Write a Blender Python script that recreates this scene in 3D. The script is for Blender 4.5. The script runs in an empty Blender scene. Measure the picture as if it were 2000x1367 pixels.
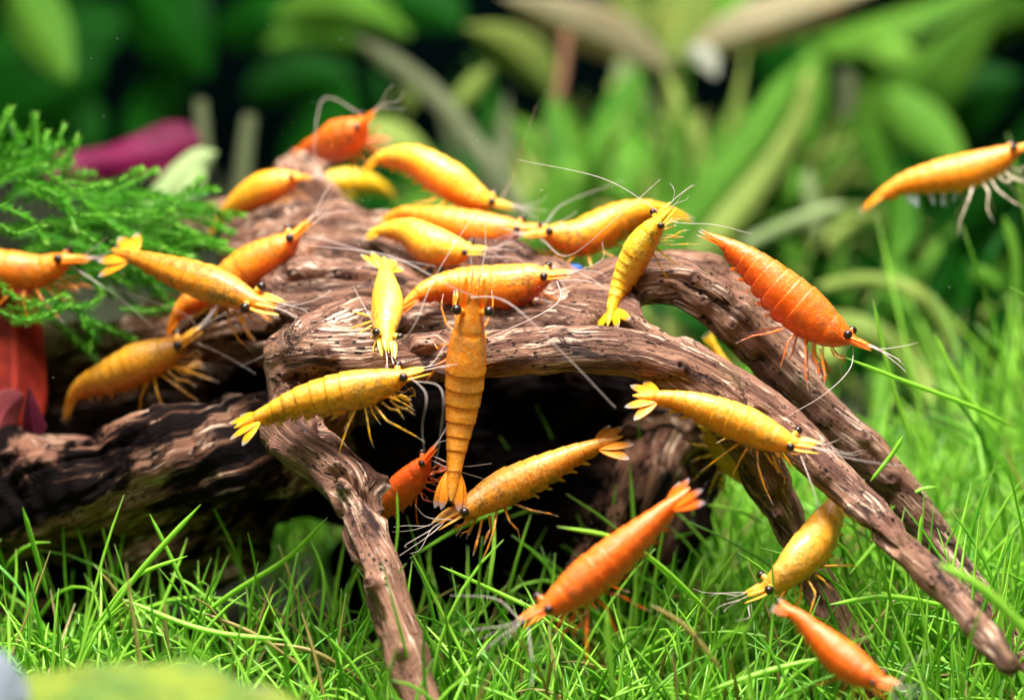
import bpy, math, random
import numpy as np

# ------------------------------------------------------------------ scene, camera, light
sc = bpy.context.scene
COL = sc.collection
U = 0.01                                   # everything below is laid out in centimetres
PITCH = math.radians(12.0)
FOCUS = 33.0
HEIGHT = 4.3                               # height of the point looked at above the substrate
CAM = np.array([0.0, -FOCUS * math.cos(PITCH), HEIGHT + FOCUS * math.sin(PITCH)])
FWD = np.array([0.0, math.cos(PITCH), -math.sin(PITCH)])
UPV = np.array([0.0, math.sin(PITCH), math.cos(PITCH)])
RGT = np.array([1.0, 0.0, 0.0])
K = 0.36 / 2000.0

cam = bpy.data.cameras.new('camera')
cam.lens = 100.0
cam.sensor_width = 36.0
cam.clip_start = 0.005
cam.clip_end = 20.0
cam.dof.use_dof = True
cam.dof.focus_distance = (FOCUS - 0.6) * U
cam.dof.aperture_fstop = 13.0
cam_o = bpy.data.objects.new('camera', cam)
cam_o.location = CAM * U
cam_o.rotation_euler = (math.radians(90) - PITCH, 0, 0)
COL.objects.link(cam_o)
sc.camera = cam_o

world = bpy.data.worlds.new('World')
sc.world = world
world.use_nodes = True
world.node_tree.nodes['Background'].inputs[0].default_value = (0.75, 0.9, 1.0, 1)
world.node_tree.nodes['Background'].inputs[1].default_value = 0.010

def area_lamp(name, loc, target, sx, sy, watts, colour=(1, 1, 1)):
    l = bpy.data.lights.new(name, 'AREA')
    l.shape = 'RECTANGLE'
    l.size = sx * U
    l.size_y = sy * U
    l.energy = watts
    l.color = colour
    o = bpy.data.objects.new(name, l)
    o.location = np.array(loc) * U
    d = np.array(target, float) - np.array(loc, float)
    from mathutils import Vector
    o.rotation_euler = Vector(d).to_track_quat('-Z', 'Y').to_euler()
    COL.objects.link(o)
    return o
area_lamp('tank_lamp', (-1, -6, 34), (0, 0, 2), 22, 7, 3.2, (1.0, 0.98, 0.94))
area_lamp('rear_fill_lamp', (9, 17, 36), (9, 19, 0), 24, 12, 1.05, (1.0, 0.98, 0.94))  # added fill over the right-hand background, kept off the left rear
area_lamp('camera_strobe', (-9, -26, 28), (0, 0, 4), 8, 6, 0.28, (1.0, 0.98, 0.96))

sc.view_settings.view_transform = 'Standard'
sc.view_settings.look = 'None'
sc.view_settings.gamma = 1.0
sc.view_settings.exposure = 0.30
sc.cycles.use_denoising = True
sc.cycles.max_bounces = 4
sc.cycles.use_adaptive_sampling = True
sc.cycles.adaptive_threshold = 0.03
sc.cycles.transparent_max_bounces = 10
sc.cycles.caustics_reflective = False
sc.cycles.caustics_refractive = False
sc.cycles.sample_clamp_indirect = 4.0

# ------------------------------------------------------------------ helpers
rng = np.random.default_rng(7)

def nrm(v):
    v = np.asarray(v, float)
    return v / np.maximum(np.linalg.norm(v, axis=-1, keepdims=True), 1e-9)

def P(px, py, Y):
    """point of the world plane y = Y seen at that place of the photograph"""
    d = FWD + RGT * ((px - 1000.0) * K) - UPV * ((py - 683.5) * K)
    return CAM + d * ((Y - CAM[1]) / d[1])

def PP(pts):
    return np.array([P(*p[:3]) for p in pts])

def pxcm(Y):
    return (Y - CAM[1]) / math.cos(PITCH) * K

def project(p):
    q = p - CAM
    z = q @ FWD
    return 1000 + (q @ RGT) / z / K, 683.5 - (q @ UPV) / z / K, z

def spline(pts, n):
    """Catmull-Rom through the points, n samples evenly spaced along it (any number of columns)"""
    p = np.asarray(pts, float)
    if len(p) == 2:
        t = np.linspace(0, 1, n)[:, None]
        return p[0] * (1 - t) + p[1] * t
    q = np.vstack([2 * p[0] - p[1], p, 2 * p[-1] - p[-2]])
    out = []
    for i in range(len(p) - 1):
        t = np.linspace(0, 1, 24, endpoint=False)[:, None]
        a, b, c, d = q[i], q[i + 1], q[i + 2], q[i + 3]
        out.append(0.5 * (2 * b + (c - a) * t + (2 * a - 5 * b + 4 * c - d) * t ** 2 + (3 * b - a - 3 * c + d) * t ** 3))
    out = np.vstack(out + [p[-1:]])
    s = np.concatenate([[0], np.cumsum(np.linalg.norm(np.diff(out[:, :3], axis=0), axis=1))])
    g = np.linspace(0, s[-1], n)
    return np.stack([np.interp(g, s, out[:, k]) for k in range(out.shape[1])], 1)

def _h(i, j, k, seed):
    h = (i.astype(np.uint32) * np.uint32(374761393) + j.astype(np.uint32) * np.uint32(668265263)
         + k.astype(np.uint32) * np.uint32(2246822519) + np.uint32(seed * 3266489917 & 0xffffffff))
    h = (h ^ (h >> np.uint32(13))) * np.uint32(1274126177)
    h = (h ^ (h >> np.uint32(16))) * np.uint32(2654435761)
    return ((h >> np.uint32(8)) & np.uint32(0xffff)).astype(np.float32) / 32767.5 - 1.0

def noise(p, seed=0):
    """value noise, -1..1"""
    p = np.asarray(p, np.float32) + np.float32(1000.0)
    f = np.floor(p)
    i = f.astype(np.int64)
    t = p - f
    t = t * t * (3 - 2 * t)
    r = 0
    for a in (0, 1):
        wa = t[:, 0] if a else 1 - t[:, 0]
        for b in (0, 1):
            wb = t[:, 1] if b else 1 - t[:, 1]
            for c in (0, 1):
                wc = t[:, 2] if c else 1 - t[:, 2]
                r = r + _h(i[:, 0] + a, i[:, 1] + b, i[:, 2] + c, seed) * wa * wb * wc
    return r

def fbm(p, oct=3, seed=0):
    r, a = 0, 1.0
    for o in range(oct):
        r = r + a * noise(np.asarray(p) * 2.0 ** o, seed + o)
        a *= 0.5
    return r

def mk(name, V, F, mat, parent=None, loc=None, attrs=None, smooth=True):
    """one mesh object from quads; V in cm in the world, loc its origin in cm"""
    V = np.asarray(V, np.float32)
    F = np.asarray(F, np.int32)
    o_ = np.zeros(3) if loc is None else np.asarray(loc, float)
    me = bpy.data.meshes.new(name)
    me.vertices.add(len(V))
    me.vertices.foreach_set('co', ((V - o_) * U).astype(np.float32).ravel())
    n = F.shape[1]
    me.loops.add(F.size)
    me.loops.foreach_set('vertex_index', F.ravel())
    me.polygons.add(len(F))
    me.polygons.foreach_set('loop_start', np.arange(0, F.size, n, dtype=np.int32))
    if smooth:
        me.polygons.foreach_set('use_smooth', np.ones(len(F), bool))
    for k, a in (attrs or {}).items():
        a = np.asarray(a, np.float32)
        if a.ndim == 1:
            at = me.attributes.new(k, 'FLOAT', 'POINT')
            at.data.foreach_set('value', a)
        else:
            at = me.attributes.new(k, 'FLOAT_VECTOR', 'POINT')
            at.data.foreach_set('vector', a.ravel())
    me.update(calc_edges=True)
    me.validate()
    me.materials.append(mat)
    o = bpy.data.objects.new(name, me)
    if parent is None:
        o.location = o_ * U
    else:
        o.parent = parent
        if loc is not None:
            o.location = (o_ - np.array(parent['_at'])) * U
        else:
            o.location = -np.array(parent['_at']) * U
    COL.objects.link(o)
    return o

def part(name, V, F, mat, root, attrs=None):
    """a part whose mesh is written relative to its thing's origin"""
    at = np.array(root['_at'])
    o = mk(name, V, F, mat, None, at, attrs)
    o.parent = root
    o.location = (0, 0, 0)
    return o

def thing(name, at, label, cat, group=None):
    o = bpy.data.objects.new(name, None)
    o.empty_display_size = 0.005
    o.location = np.asarray(at) * U
    o['_at'] = [float(x) for x in at]
    COL.objects.link(o)
    tag(o, label, cat, group)
    return o

def tag(o, label=None, cat=None, group=None, kind=None):
    if label: o['label'] = label
    if cat: o['category'] = cat
    if group: o['group'] = group
    if kind: o['kind'] = kind
    return o

def sweep(path, wid, thk, side, k=6, pw=1.0):
    """closed tube with elliptic section along a path; side = direction of the width"""
    path = np.asarray(path, float)
    n = len(path)
    wid = np.broadcast_to(np.asarray(wid, float), (n,))
    thk = np.broadcast_to(np.asarray(thk, float), (n,))
    T = nrm(np.gradient(path, axis=0))
    side = np.broadcast_to(np.asarray(side, float), (n, 3))
    A = nrm(side - T * np.sum(side * T, 1, keepdims=True))
    B = np.cross(T, A)
    th = np.arange(k) * 2 * math.pi / k
    V = (path[:, None] + A[:, None] * (np.cos(th)[None, :, None] * wid[:, None, None])
         + B[:, None] * (np.sin(th)[None, :, None] * thk[:, None, None])).reshape(-1, 3)
    i = np.arange(n - 1)[:, None] * k
    j = np.arange(k)[None, :]
    j2 = (j + 1) % k
    F = np.stack([i + j, i + j2, i + k + j2, i + k + j], -1).reshape(-1, 4)
    return V, F

def anyside(path):
    t = nrm(np.asarray(path[-1]) - np.asarray(path[0]))
    return np.cross(t, (0.3, 0.2, 0.93) if abs(t[2]) < 0.8 else (1, 0, 0.1))

def join(parts):
    V, F, n = [], [], 0
    for v, f in parts:
        V.append(v); F.append(np.asarray(f) + n); n += len(v)
    return np.vstack(V), np.vstack(F)

def ball(c, r, nu=12, nv=8, axis=None):
    """sphere; r scalar or 3"""
    r = np.broadcast_to(np.asarray(r, float), (3,))
    ph = np.linspace(0, math.pi, nv + 1)
    ph[0], ph[-1] = 1e-3, math.pi - 1e-3
    th = np.arange(nu) * 2 * math.pi / nu
    V = np.stack([np.sin(ph)[:, None] * np.cos(th), np.sin(ph)[:, None] * np.sin(th), np.cos(ph)[:, None] + 0 * th], -1).reshape(-1, 3)
    V = V * r
    if axis is not None:
        z = nrm(axis)
        x = nrm(np.cross(z, (0.1, 0.9, 0.3)))
        V = V @ np.stack([x, np.cross(z, x), z])
    i = np.arange(nv)[:, None] * nu
    j = np.arange(nu)[None, :]
    F = np.stack([i + j, i + nu + j, i + nu + (j + 1) % nu, i + (j + 1) % nu], -1).reshape(-1, 4)
    return V + np.asarray(c), F

# ---- materials
class NT:
    def __init__(s, name):
        s.m = bpy.data.materials.new(name)
        s.m.use_nodes = True
        s.t = s.m.node_tree
        s.n = s.t.nodes
        s.b = s.n['Principled BSDF']
        s.out = s.n['Material Output']
    def new(s, typ, **kw):
        nd = s.n.new(typ)
        for k, v in kw.items():
            setattr(nd, k, v)
        return nd
    def link(s, a, b):
        s.t.links.new(a, b)
    def val(s, sock, v):
        if hasattr(v, 'is_output') or isinstance(v, bpy.types.NodeSocket):
            s.link(v, sock)
        else:
            if isinstance(v, (tuple, list)) and len(v) == 3 and sock.type == 'RGBA':
                v = (*v, 1)
            sock.default_value = v
    def attr(s, name, vec=False):
        a = s.new('ShaderNodeAttribute', attribute_name=name)
        return a.outputs['Vector'] if vec else a.outputs['Fac']
    def obj(s, scale=1.0):
        c = s.new('ShaderNodeTexCoord').outputs['Object']
        return s.vscale(c, (scale / U,) * 3)
    def vscale(s, v, sc3):
        m = s.new('ShaderNodeVectorMath', operation='MULTIPLY')
        s.link(v, m.inputs[0])
        m.inputs[1].default_value = sc3
        return m.outputs[0]
    def noise(s, vec, scale, detail=3.0, rough=0.55, dist=0.0, out='Fac'):
        n = s.new('ShaderNodeTexNoise')
        s.link(vec, n.inputs['Vector'])
        n.inputs['Scale'].default_value = scale
        n.inputs['Detail'].default_value = detail
        n.inputs['Roughness'].default_value = rough
        n.inputs['Distortion'].default_value = dist
        return n.outputs[out]
    def voro(s, vec, scale, feature='F1', rnd=1.0):
        n = s.new('ShaderNodeTexVoronoi', feature=feature)
        s.link(vec, n.inputs['Vector'])
        n.inputs['Scale'].default_value = scale
        n.inputs['Randomness'].default_value = rnd
        return n.outputs['Distance']
    def ramp(s, v, a, b, c0=0.0, c1=1.0):
        m = s.new('ShaderNodeMapRange', interpolation_type='SMOOTHSTEP')
        s.link(v, m.inputs['Value'])
        for i, x in zip((1, 2, 3, 4), (a, b, c0, c1)):
            m.inputs[i].default_value = x
        return m.outputs[0]
    def math(s, op, a, b=None):
        m = s.new('ShaderNodeMath', operation=op)
        s.val(m.inputs[0], a)
        if b is not None:
            s.val(m.inputs[1], b)
        return m.outputs[0]
    def mix(s, f, a, b):
        m = s.new('ShaderNodeMix', data_type='RGBA')
        s.val(m.inputs['Factor'], f)
        s.val(m.inputs['A'] if False else m.inputs[6], a)
        s.val(m.inputs[7], b)
        return m.outputs[2]
    def bump(s, h, strength=0.5, dist=0.02):
        b = s.new('ShaderNodeBump')
        b.inputs['Strength'].default_value = strength
        b.inputs['Distance'].default_value = dist * U
        s.link(h, b.inputs['Height'])
        s.link(b.outputs[0], s.b.inputs['Normal'])
    def set(s, **kw):
        for k, v in kw.items():
            s.val(s.b.inputs[k.replace('_', ' ')], v)

def translucent_mix(nt, colour, fac):
    """adds light coming through a thin leaf"""
    tr = nt.new('ShaderNodeBsdfTranslucent')
    nt.val(tr.inputs['Color'], colour)
    mx = nt.new('ShaderNodeMixShader')
    mx.inputs[0].default_value = fac
    nt.link(nt.b.outputs[0], mx.inputs[1])
    nt.link(tr.outputs[0], mx.inputs[2])
    nt.link(mx.outputs[0], nt.out.inputs['Surface'])

def clear_mix(nt, fac):
    """lets part of the light straight through (clear chitin)"""
    tr = nt.new('ShaderNodeBsdfTransparent')
    mx = nt.new('ShaderNodeMixShader')
    nt.val(mx.inputs[0], fac)
    nt.link(nt.b.outputs[0], mx.inputs[1])
    nt.link(tr.outputs[0], mx.inputs[2])
    nt.link(mx.outputs[0], nt.out.inputs['Surface'])

def mat_wood():
    t = NT('driftwood')
    g = t.attr('grain', True)
    o = t.obj(1.0)
    tint = t.attr('tint')
    algae = t.attr('algae')
    fine = t.noise(t.vscale(g, (1.3, 26, 26)), 1.0, 4, 0.65, 0.5)
    mid = t.noise(t.vscale(g, (0.6, 7, 7)), 1.0, 5, 0.62, 0.8)
    big = t.noise(o, 1.3, 4, 0.6, 0.4)
    patch = t.noise(t.vscale(g, (0.5, 1.5, 1.5)), 1.0, 5, 0.65, 0.8)
    worn = t.ramp(t.noise(o, 0.9, 3, 0.6), 0.38, 0.62)
    fine_m = t.mix(worn, (0.5, 0.5, 0.5), fine)
    c = t.mix(t.ramp(mid, 0.36, 0.60), (0.075, 0.028, 0.017), (0.30, 0.150, 0.090))
    c = t.mix(t.ramp(t.math('ADD', fine, t.math('MULTIPLY', t.math('SUBTRACT', worn, 0.5), 0.10)), 0.54, 0.68), c, (0.78, 0.56, 0.41))
    c = t.mix(t.ramp(fine_m, 0.47, 0.36), c, (0.060, 0.024, 0.016))
    c = t.mix(t.ramp(big, 0.48, 0.64, 0.0, 0.75), c, (0.17, 0.070, 0.045))
    stain = t.ramp(t.noise(t.vscale(g, (0.9, 3.2, 3.2)), 1.0, 5, 0.7, 1.2), 0.555, 0.635)
    c = t.mix(stain, c, (0.035, 0.016, 0.012))
    c = t.mix(t.ramp(t.noise(o, 1.7, 4, 0.6), 0.58, 0.72, 0, 0.35), c, (0.12, 0.10, 0.03))
    # blackened heartwood with worn lighter streaks; full tint paints the hollows' shade black
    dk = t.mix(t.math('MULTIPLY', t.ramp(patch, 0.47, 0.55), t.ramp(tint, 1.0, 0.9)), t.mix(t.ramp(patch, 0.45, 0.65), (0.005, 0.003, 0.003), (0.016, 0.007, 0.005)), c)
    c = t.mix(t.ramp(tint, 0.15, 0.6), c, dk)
    c = t.mix(algae, c, t.mix(fine, (0.05, 0.042, 0.008), (0.12, 0.10, 0.02)))
    # bored pits
    pv = t.voro(t.vscale(g, (7.5, 14.0, 14.0)), 1.0)
    sel = t.noise(o, 1.9, 3, 0.6)
    pits = t.math('MULTIPLY', t.ramp(pv, 0.25, 0.15), t.ramp(sel, 0.50, 0.55))
    pv2 = t.voro(t.vscale(g, (10.0, 26.0, 26.0)), 1.0)
    sel2 = t.noise(o, 2.6, 3, 0.6)
    pits2 = t.math('MULTIPLY', t.ramp(pv2, 0.27, 0.17), t.ramp(sel2, 0.49, 0.56))
    pits = t.math('MAXIMUM', pits, pits2)
    knot = t.attr('knot')
    c = t.mix(t.math('MULTIPLY', knot, 0.75), c, (0.075, 0.03, 0.022))
    c = t.mix(pits, c, (0.010, 0.007, 0.006))
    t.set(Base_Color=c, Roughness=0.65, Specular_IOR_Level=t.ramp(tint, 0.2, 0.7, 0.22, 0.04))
    h = t.math('ADD', t.math('MULTIPLY', fine, 0.9), t.math('MULTIPLY', mid, 0.7))
    h = t.math('ADD', h, t.math('MULTIPLY', t.noise(o, 30, 4), 0.35))
    h = t.math('SUBTRACT', h, t.math('MULTIPLY', pits, 1.0))
    t.bump(h, 0.85, 0.06)
    return t.m

def mat_leaf(name, c0, c1, rough=0.4, trans=0.35, scale=2.0, vein=0.5):
    t = NT(name)
    o = t.obj(1.0)
    f = t.noise(o, scale, 4, 0.6)
    c = t.mix(t.ramp(f, 0.3, 0.7), c0, c1)
    c = t.mix(t.ramp(t.noise(o, scale * 9, 3), 0.55, 0.8, 0, 0.35), c, tuple(x * 0.55 for x in c0))
    c = t.mix(t.ramp(t.noise(o, scale * 3.1, 4, 0.7), 0.60, 0.72, 0, 0.6), c, (c1[0] * 1.5 + 0.004, c1[1] * 0.7, c1[2] * 0.6))
    if vein:
        u = t.attr('across')
        c = t.mix(t.ramp(u, 0.14, 0.02, 0, vein), c, tuple(min(1, x * 1.5) for x in c1))
    t.set(Base_Color=c, Roughness=rough + 0.2, Specular_IOR_Level=0.12)
    t.bump(t.noise(o, scale * 12, 3), 0.25, 0.02)
    translucent_mix(t, c, trans)
    return t.m

def mat_grass():
    t = NT('hair_grass')
    hue = t.attr('hue')
    tip = t.attr('tip')
    c = t.mix(t.ramp(hue, 0.0, 0.7), (0.11, 0.41, 0.018), (0.40, 0.78, 0.07))
    c = t.mix(t.ramp(hue, 0.94, 0.97), c, (0.42, 0.33, 0.10))
    c = t.mix(t.ramp(tip, 0.93, 1.0, 0, 0.6), c, (0.45, 0.55, 0.25))
    n = t.noise(t.obj(1.0), 9, 3)
    c = t.mix(t.ramp(n, 0.55, 0.75, 0, 0.35), c, (0.36, 0.68, 0.14))
    t.set(Base_Color=c, Roughness=0.32, Specular_IOR_Level=0.45)
    translucent_mix(t, c, 0.35)
    return t.m

def mat_shrimp(i, top, bot, fleck=0.5, olive=0.3, clear=0.0, stripe=0.0):
    t = NT('shrimp_shell_%02d' % i)
    top = (min(0.95, top[0] * 1.05), top[1] * 0.86, top[2] * 0.7)
    bot = (min(0.95, bot[0] * 1.05), bot[1] * 0.88, bot[2] * 0.7)
    st = t.attr('st', True)
    sep = t.new('ShaderNodeSeparateXYZ')
    t.link(st, sep.inputs[0])
    tt, dor, seg = sep.outputs
    o = t.obj(1.0)
    off = t.new('ShaderNodeVectorMath', operation='ADD')
    t.link(o, off.inputs[0])
    off.inputs[1].default_value = (i * 3.7, i * 1.3, i * 2.1)
    o = off.outputs[0]
    n1 = t.noise(o, 2.6, 4, 0.6)
    n2 = t.noise(o, 8.0, 5, 0.7)
    n3 = t.noise(o, 27.0, 4, 0.7)
    d = t.math('ADD', dor, t.math('MULTIPLY', t.math('SUBTRACT', n1, 0.5), 1.8))
    c = t.mix(t.ramp(d, -0.75, 0.65), bot, top)
    # translucent olive patches (organs showing through)
    ol = t.math('MULTIPLY', t.ramp(n2, 0.46, 0.60), t.ramp(n1, 0.42, 0.58))
    ol = t.math('MULTIPLY', ol, min(1.0, olive * 1.3))
    c = t.mix(ol, c, (top[0] * 0.46, top[1] * 0.50, 0.012))
    # dark stomach / saddle in the carapace
    sad = t.math('MULTIPLY', t.ramp(tt, 0.17, 0.22), t.ramp(tt, 0.40, 0.32))
    sad = t.math('MULTIPLY', sad, t.ramp(dor, -0.2, 0.5))
    sad = t.math('MULTIPLY', sad, t.ramp(n2, 0.42, 0.55))
    c = t.mix(t.math('MULTIPLY', sad, min(1, olive * 1.5)), c, (top[0] * 0.22, top[1] * 0.24, 0.01))
    pale = (min(1, top[0] * 1.1 + 0.08), min(1, top[1] * 1.22 + 0.09), top[2] * 1.6 + 0.08)
    # pale saddle on each ring
    bnd = t.math('MULTIPLY', t.math('MULTIPLY', t.ramp(seg, 0.15, 0.45), t.ramp(seg, 1.0, 0.7)), t.ramp(d, 0.1, 0.9))
    bnd = t.math('MULTIPLY', bnd, t.ramp(n2, 0.40, 0.58))
    c = t.mix(t.math('MULTIPLY', bnd, fleck * 0.75), c, pale)
    if stripe:
        c = t.mix(t.math('MULTIPLY', t.math('MULTIPLY', t.ramp(dor, 0.80, 0.98), t.ramp(n2, 0.35, 0.5)), stripe), c, (top[0] * 0.38, top[1] * 0.40, 0.01))
    # gold flecks, densest along the back
    fl = t.math('MULTIPLY', t.ramp(n3, 0.50, 0.58), t.ramp(d, -0.7, 0.7))
    fl = t.math('MULTIPLY', fl, t.ramp(n2, 0.36, 0.52))
    c = t.mix(t.math('MULTIPLY', fl, min(1, fleck * 1.1)), c, pale)
    # fine chromatophore grain
    c = t.mix(t.ramp(t.noise(o, 45, 3, 0.7), 0.54, 0.66, 0, 0.35), c, (bot[0] * 0.85, bot[1] * 0.50, bot[2] * 0.5))
    # joints between the shell rings
    rim = t.math('MULTIPLY', t.ramp(seg, 0.88, 0.98), t.ramp(n2, 0.35, 0.6))
    c = t.mix(t.math('MULTIPLY', rim, 0.10), c, pale)
    rim2 = t.math('MULTIPLY', t.ramp(seg, 0.16, 0.0), t.ramp(tt, 0.40, 0.43))
    c = t.mix(t.math('MULTIPLY', rim2, 0.38), c, (bot[0] * 0.5, bot[1] * 0.36, 0.004))
    t.set(Base_Color=c, Roughness=t.ramp(n3, 0.4, 0.6, 0.24, 0.44), Specular_IOR_Level=0.5)
    t.b.inputs['Coat Weight'].default_value = 0.25
    t.b.inputs['Coat Roughness'].default_value = 0.18
    t.b.inputs['Subsurface Weight'].default_value = 0.45
    t.b.inputs['Subsurface Radius'].default_value = (1.0, 0.42, 0.08)
    t.b.inputs['Subsurface Scale'].default_value = 0.18 * U
    h = t.math('ADD', t.math('MULTIPLY', n3, 0.5), t.math('MULTIPLY', n2, 0.9))
    t.bump(h, 0.45, 0.045)
    if clear:
        clear_mix(t, t.math('MULTIPLY', t.math('MULTIPLY', t.ramp(n2, 0.40, 0.60, 0.35, 1.0), t.ramp(d, 0.9, -0.6, 0.4, 1.0)), clear))
    return t.m

def mat_limb(i, colr, clear=0.35):
    t = NT('shrimp_limb_%02d' % i)
    a = t.attr('along')
    o = t.obj(1.0)
    n = t.noise(o, 11, 3)
    c = t.mix(t.ramp(n, 0.50, 0.66, 0, 0.45), colr, (0.75, 0.62, 0.42))
    c = t.mix(t.ramp(a, 0.8, 1.0, 0, 0.7), c, (0.60, 0.62, 0.62))
    t.set(Base_Color=c, Roughness=0.25, Specular_IOR_Level=0.55)
    f = t.math('ADD', t.ramp(n, 0.42, 0.62, 0.15, 0.60), t.math('MULTIPLY', a, clear))
    clear_mix(t, f)
    return t.m

def mat_fan(i, colr):
    t = NT('shrimp_fan_%02d' % i)
    a = t.attr('along')
    n = t.noise(t.obj(1.0), 26, 3)
    s = t.math('ADD', a, t.math('MULTIPLY', t.math('SUBTRACT', n, 0.5), 0.5))
    c = t.mix(t.ramp(s, 0.72, 1.02), colr, (0.42, 0.48, 0.52))
    c = t.mix(t.ramp(n, 0.56, 0.68, 0, 0.5), c, (min(1, colr[0] * 1.2), min(1, colr[1] * 1.5), 0.06))
    t.set(Base_Color=c, Roughness=0.3, Specular_IOR_Level=0.5)
    clear_mix(t, t.ramp(s, 0.25, 0.95, 0.08, 0.75))
    return t.m

def mat_plain(name, c, rough=0.4, spec=0.4, clear=0.0):
    t = NT(name)
    n = t.noise(t.obj(1.0), 12, 3)
    t.set(Base_Color=t.mix(n, tuple(x * 0.75 for x in c), tuple(min(1, x * 1.2) for x in c)), Roughness=rough, Specular_IOR_Level=spec)
    if clear:
        clear_mix(t, clear)
    return t.m

# ------------------------------------------------------------------ setting: substrate and the dark rear of the tank
def grid_sheet(x0, x1, y0, y1, nx, ny, zf):
    X, Y = np.meshgrid(np.linspace(x0, x1, nx), np.linspace(y0, y1, ny))
    V = np.stack([X.ravel(), Y.ravel(), 0 * X.ravel()], 1)
    V[:, 2] = zf(V)
    i = np.arange(ny - 1)[:, None] * nx + np.arange(nx - 1)[None, :]
    F = np.stack([i, i + 1, i + nx + 1, i + nx], -1).reshape(-1, 4)
    return V, F

t = NT('soil')
o_ = t.obj(1.0)
cell = t.voro(o_, 4.0)
t.set(Base_Color=t.mix(t.noise(o_, 3, 4), (0.020, 0.028, 0.010), (0.05, 0.06, 0.022)), Roughness=0.85)
t.bump(cell, 1.0, 0.15)
V, F = grid_sheet(-34, 34, -30, 42, 120, 120, lambda v: 0.18 * fbm(v * 0.35, 3, 3))
tag(mk('substrate', V, F, t.m), kind='structure')

t = NT('dark_glass')
t.set(Base_Color=t.mix(t.noise(t.obj(1.0), 0.15, 2), (0.002, 0.006, 0.008), (0.003, 0.012, 0.012)), Roughness=0.7, Specular_IOR_Level=0.0)
V, F = ball((0, 42.5, 14), (1, 1, 1))
Vb = np.array([[x, y, z] for y in (42, 43) for x in (-34, 34) for z in (-2, 34)], float)
Fb = np.array([[0, 2, 3, 1], [4, 5, 7, 6], [0, 1, 5, 4], [2, 6, 7, 3], [0, 4, 6, 2], [1, 3, 7, 5]])
tag(mk('tank_back_wall', Vb, Fb, t.m, smooth=False), kind='structure')

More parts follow.
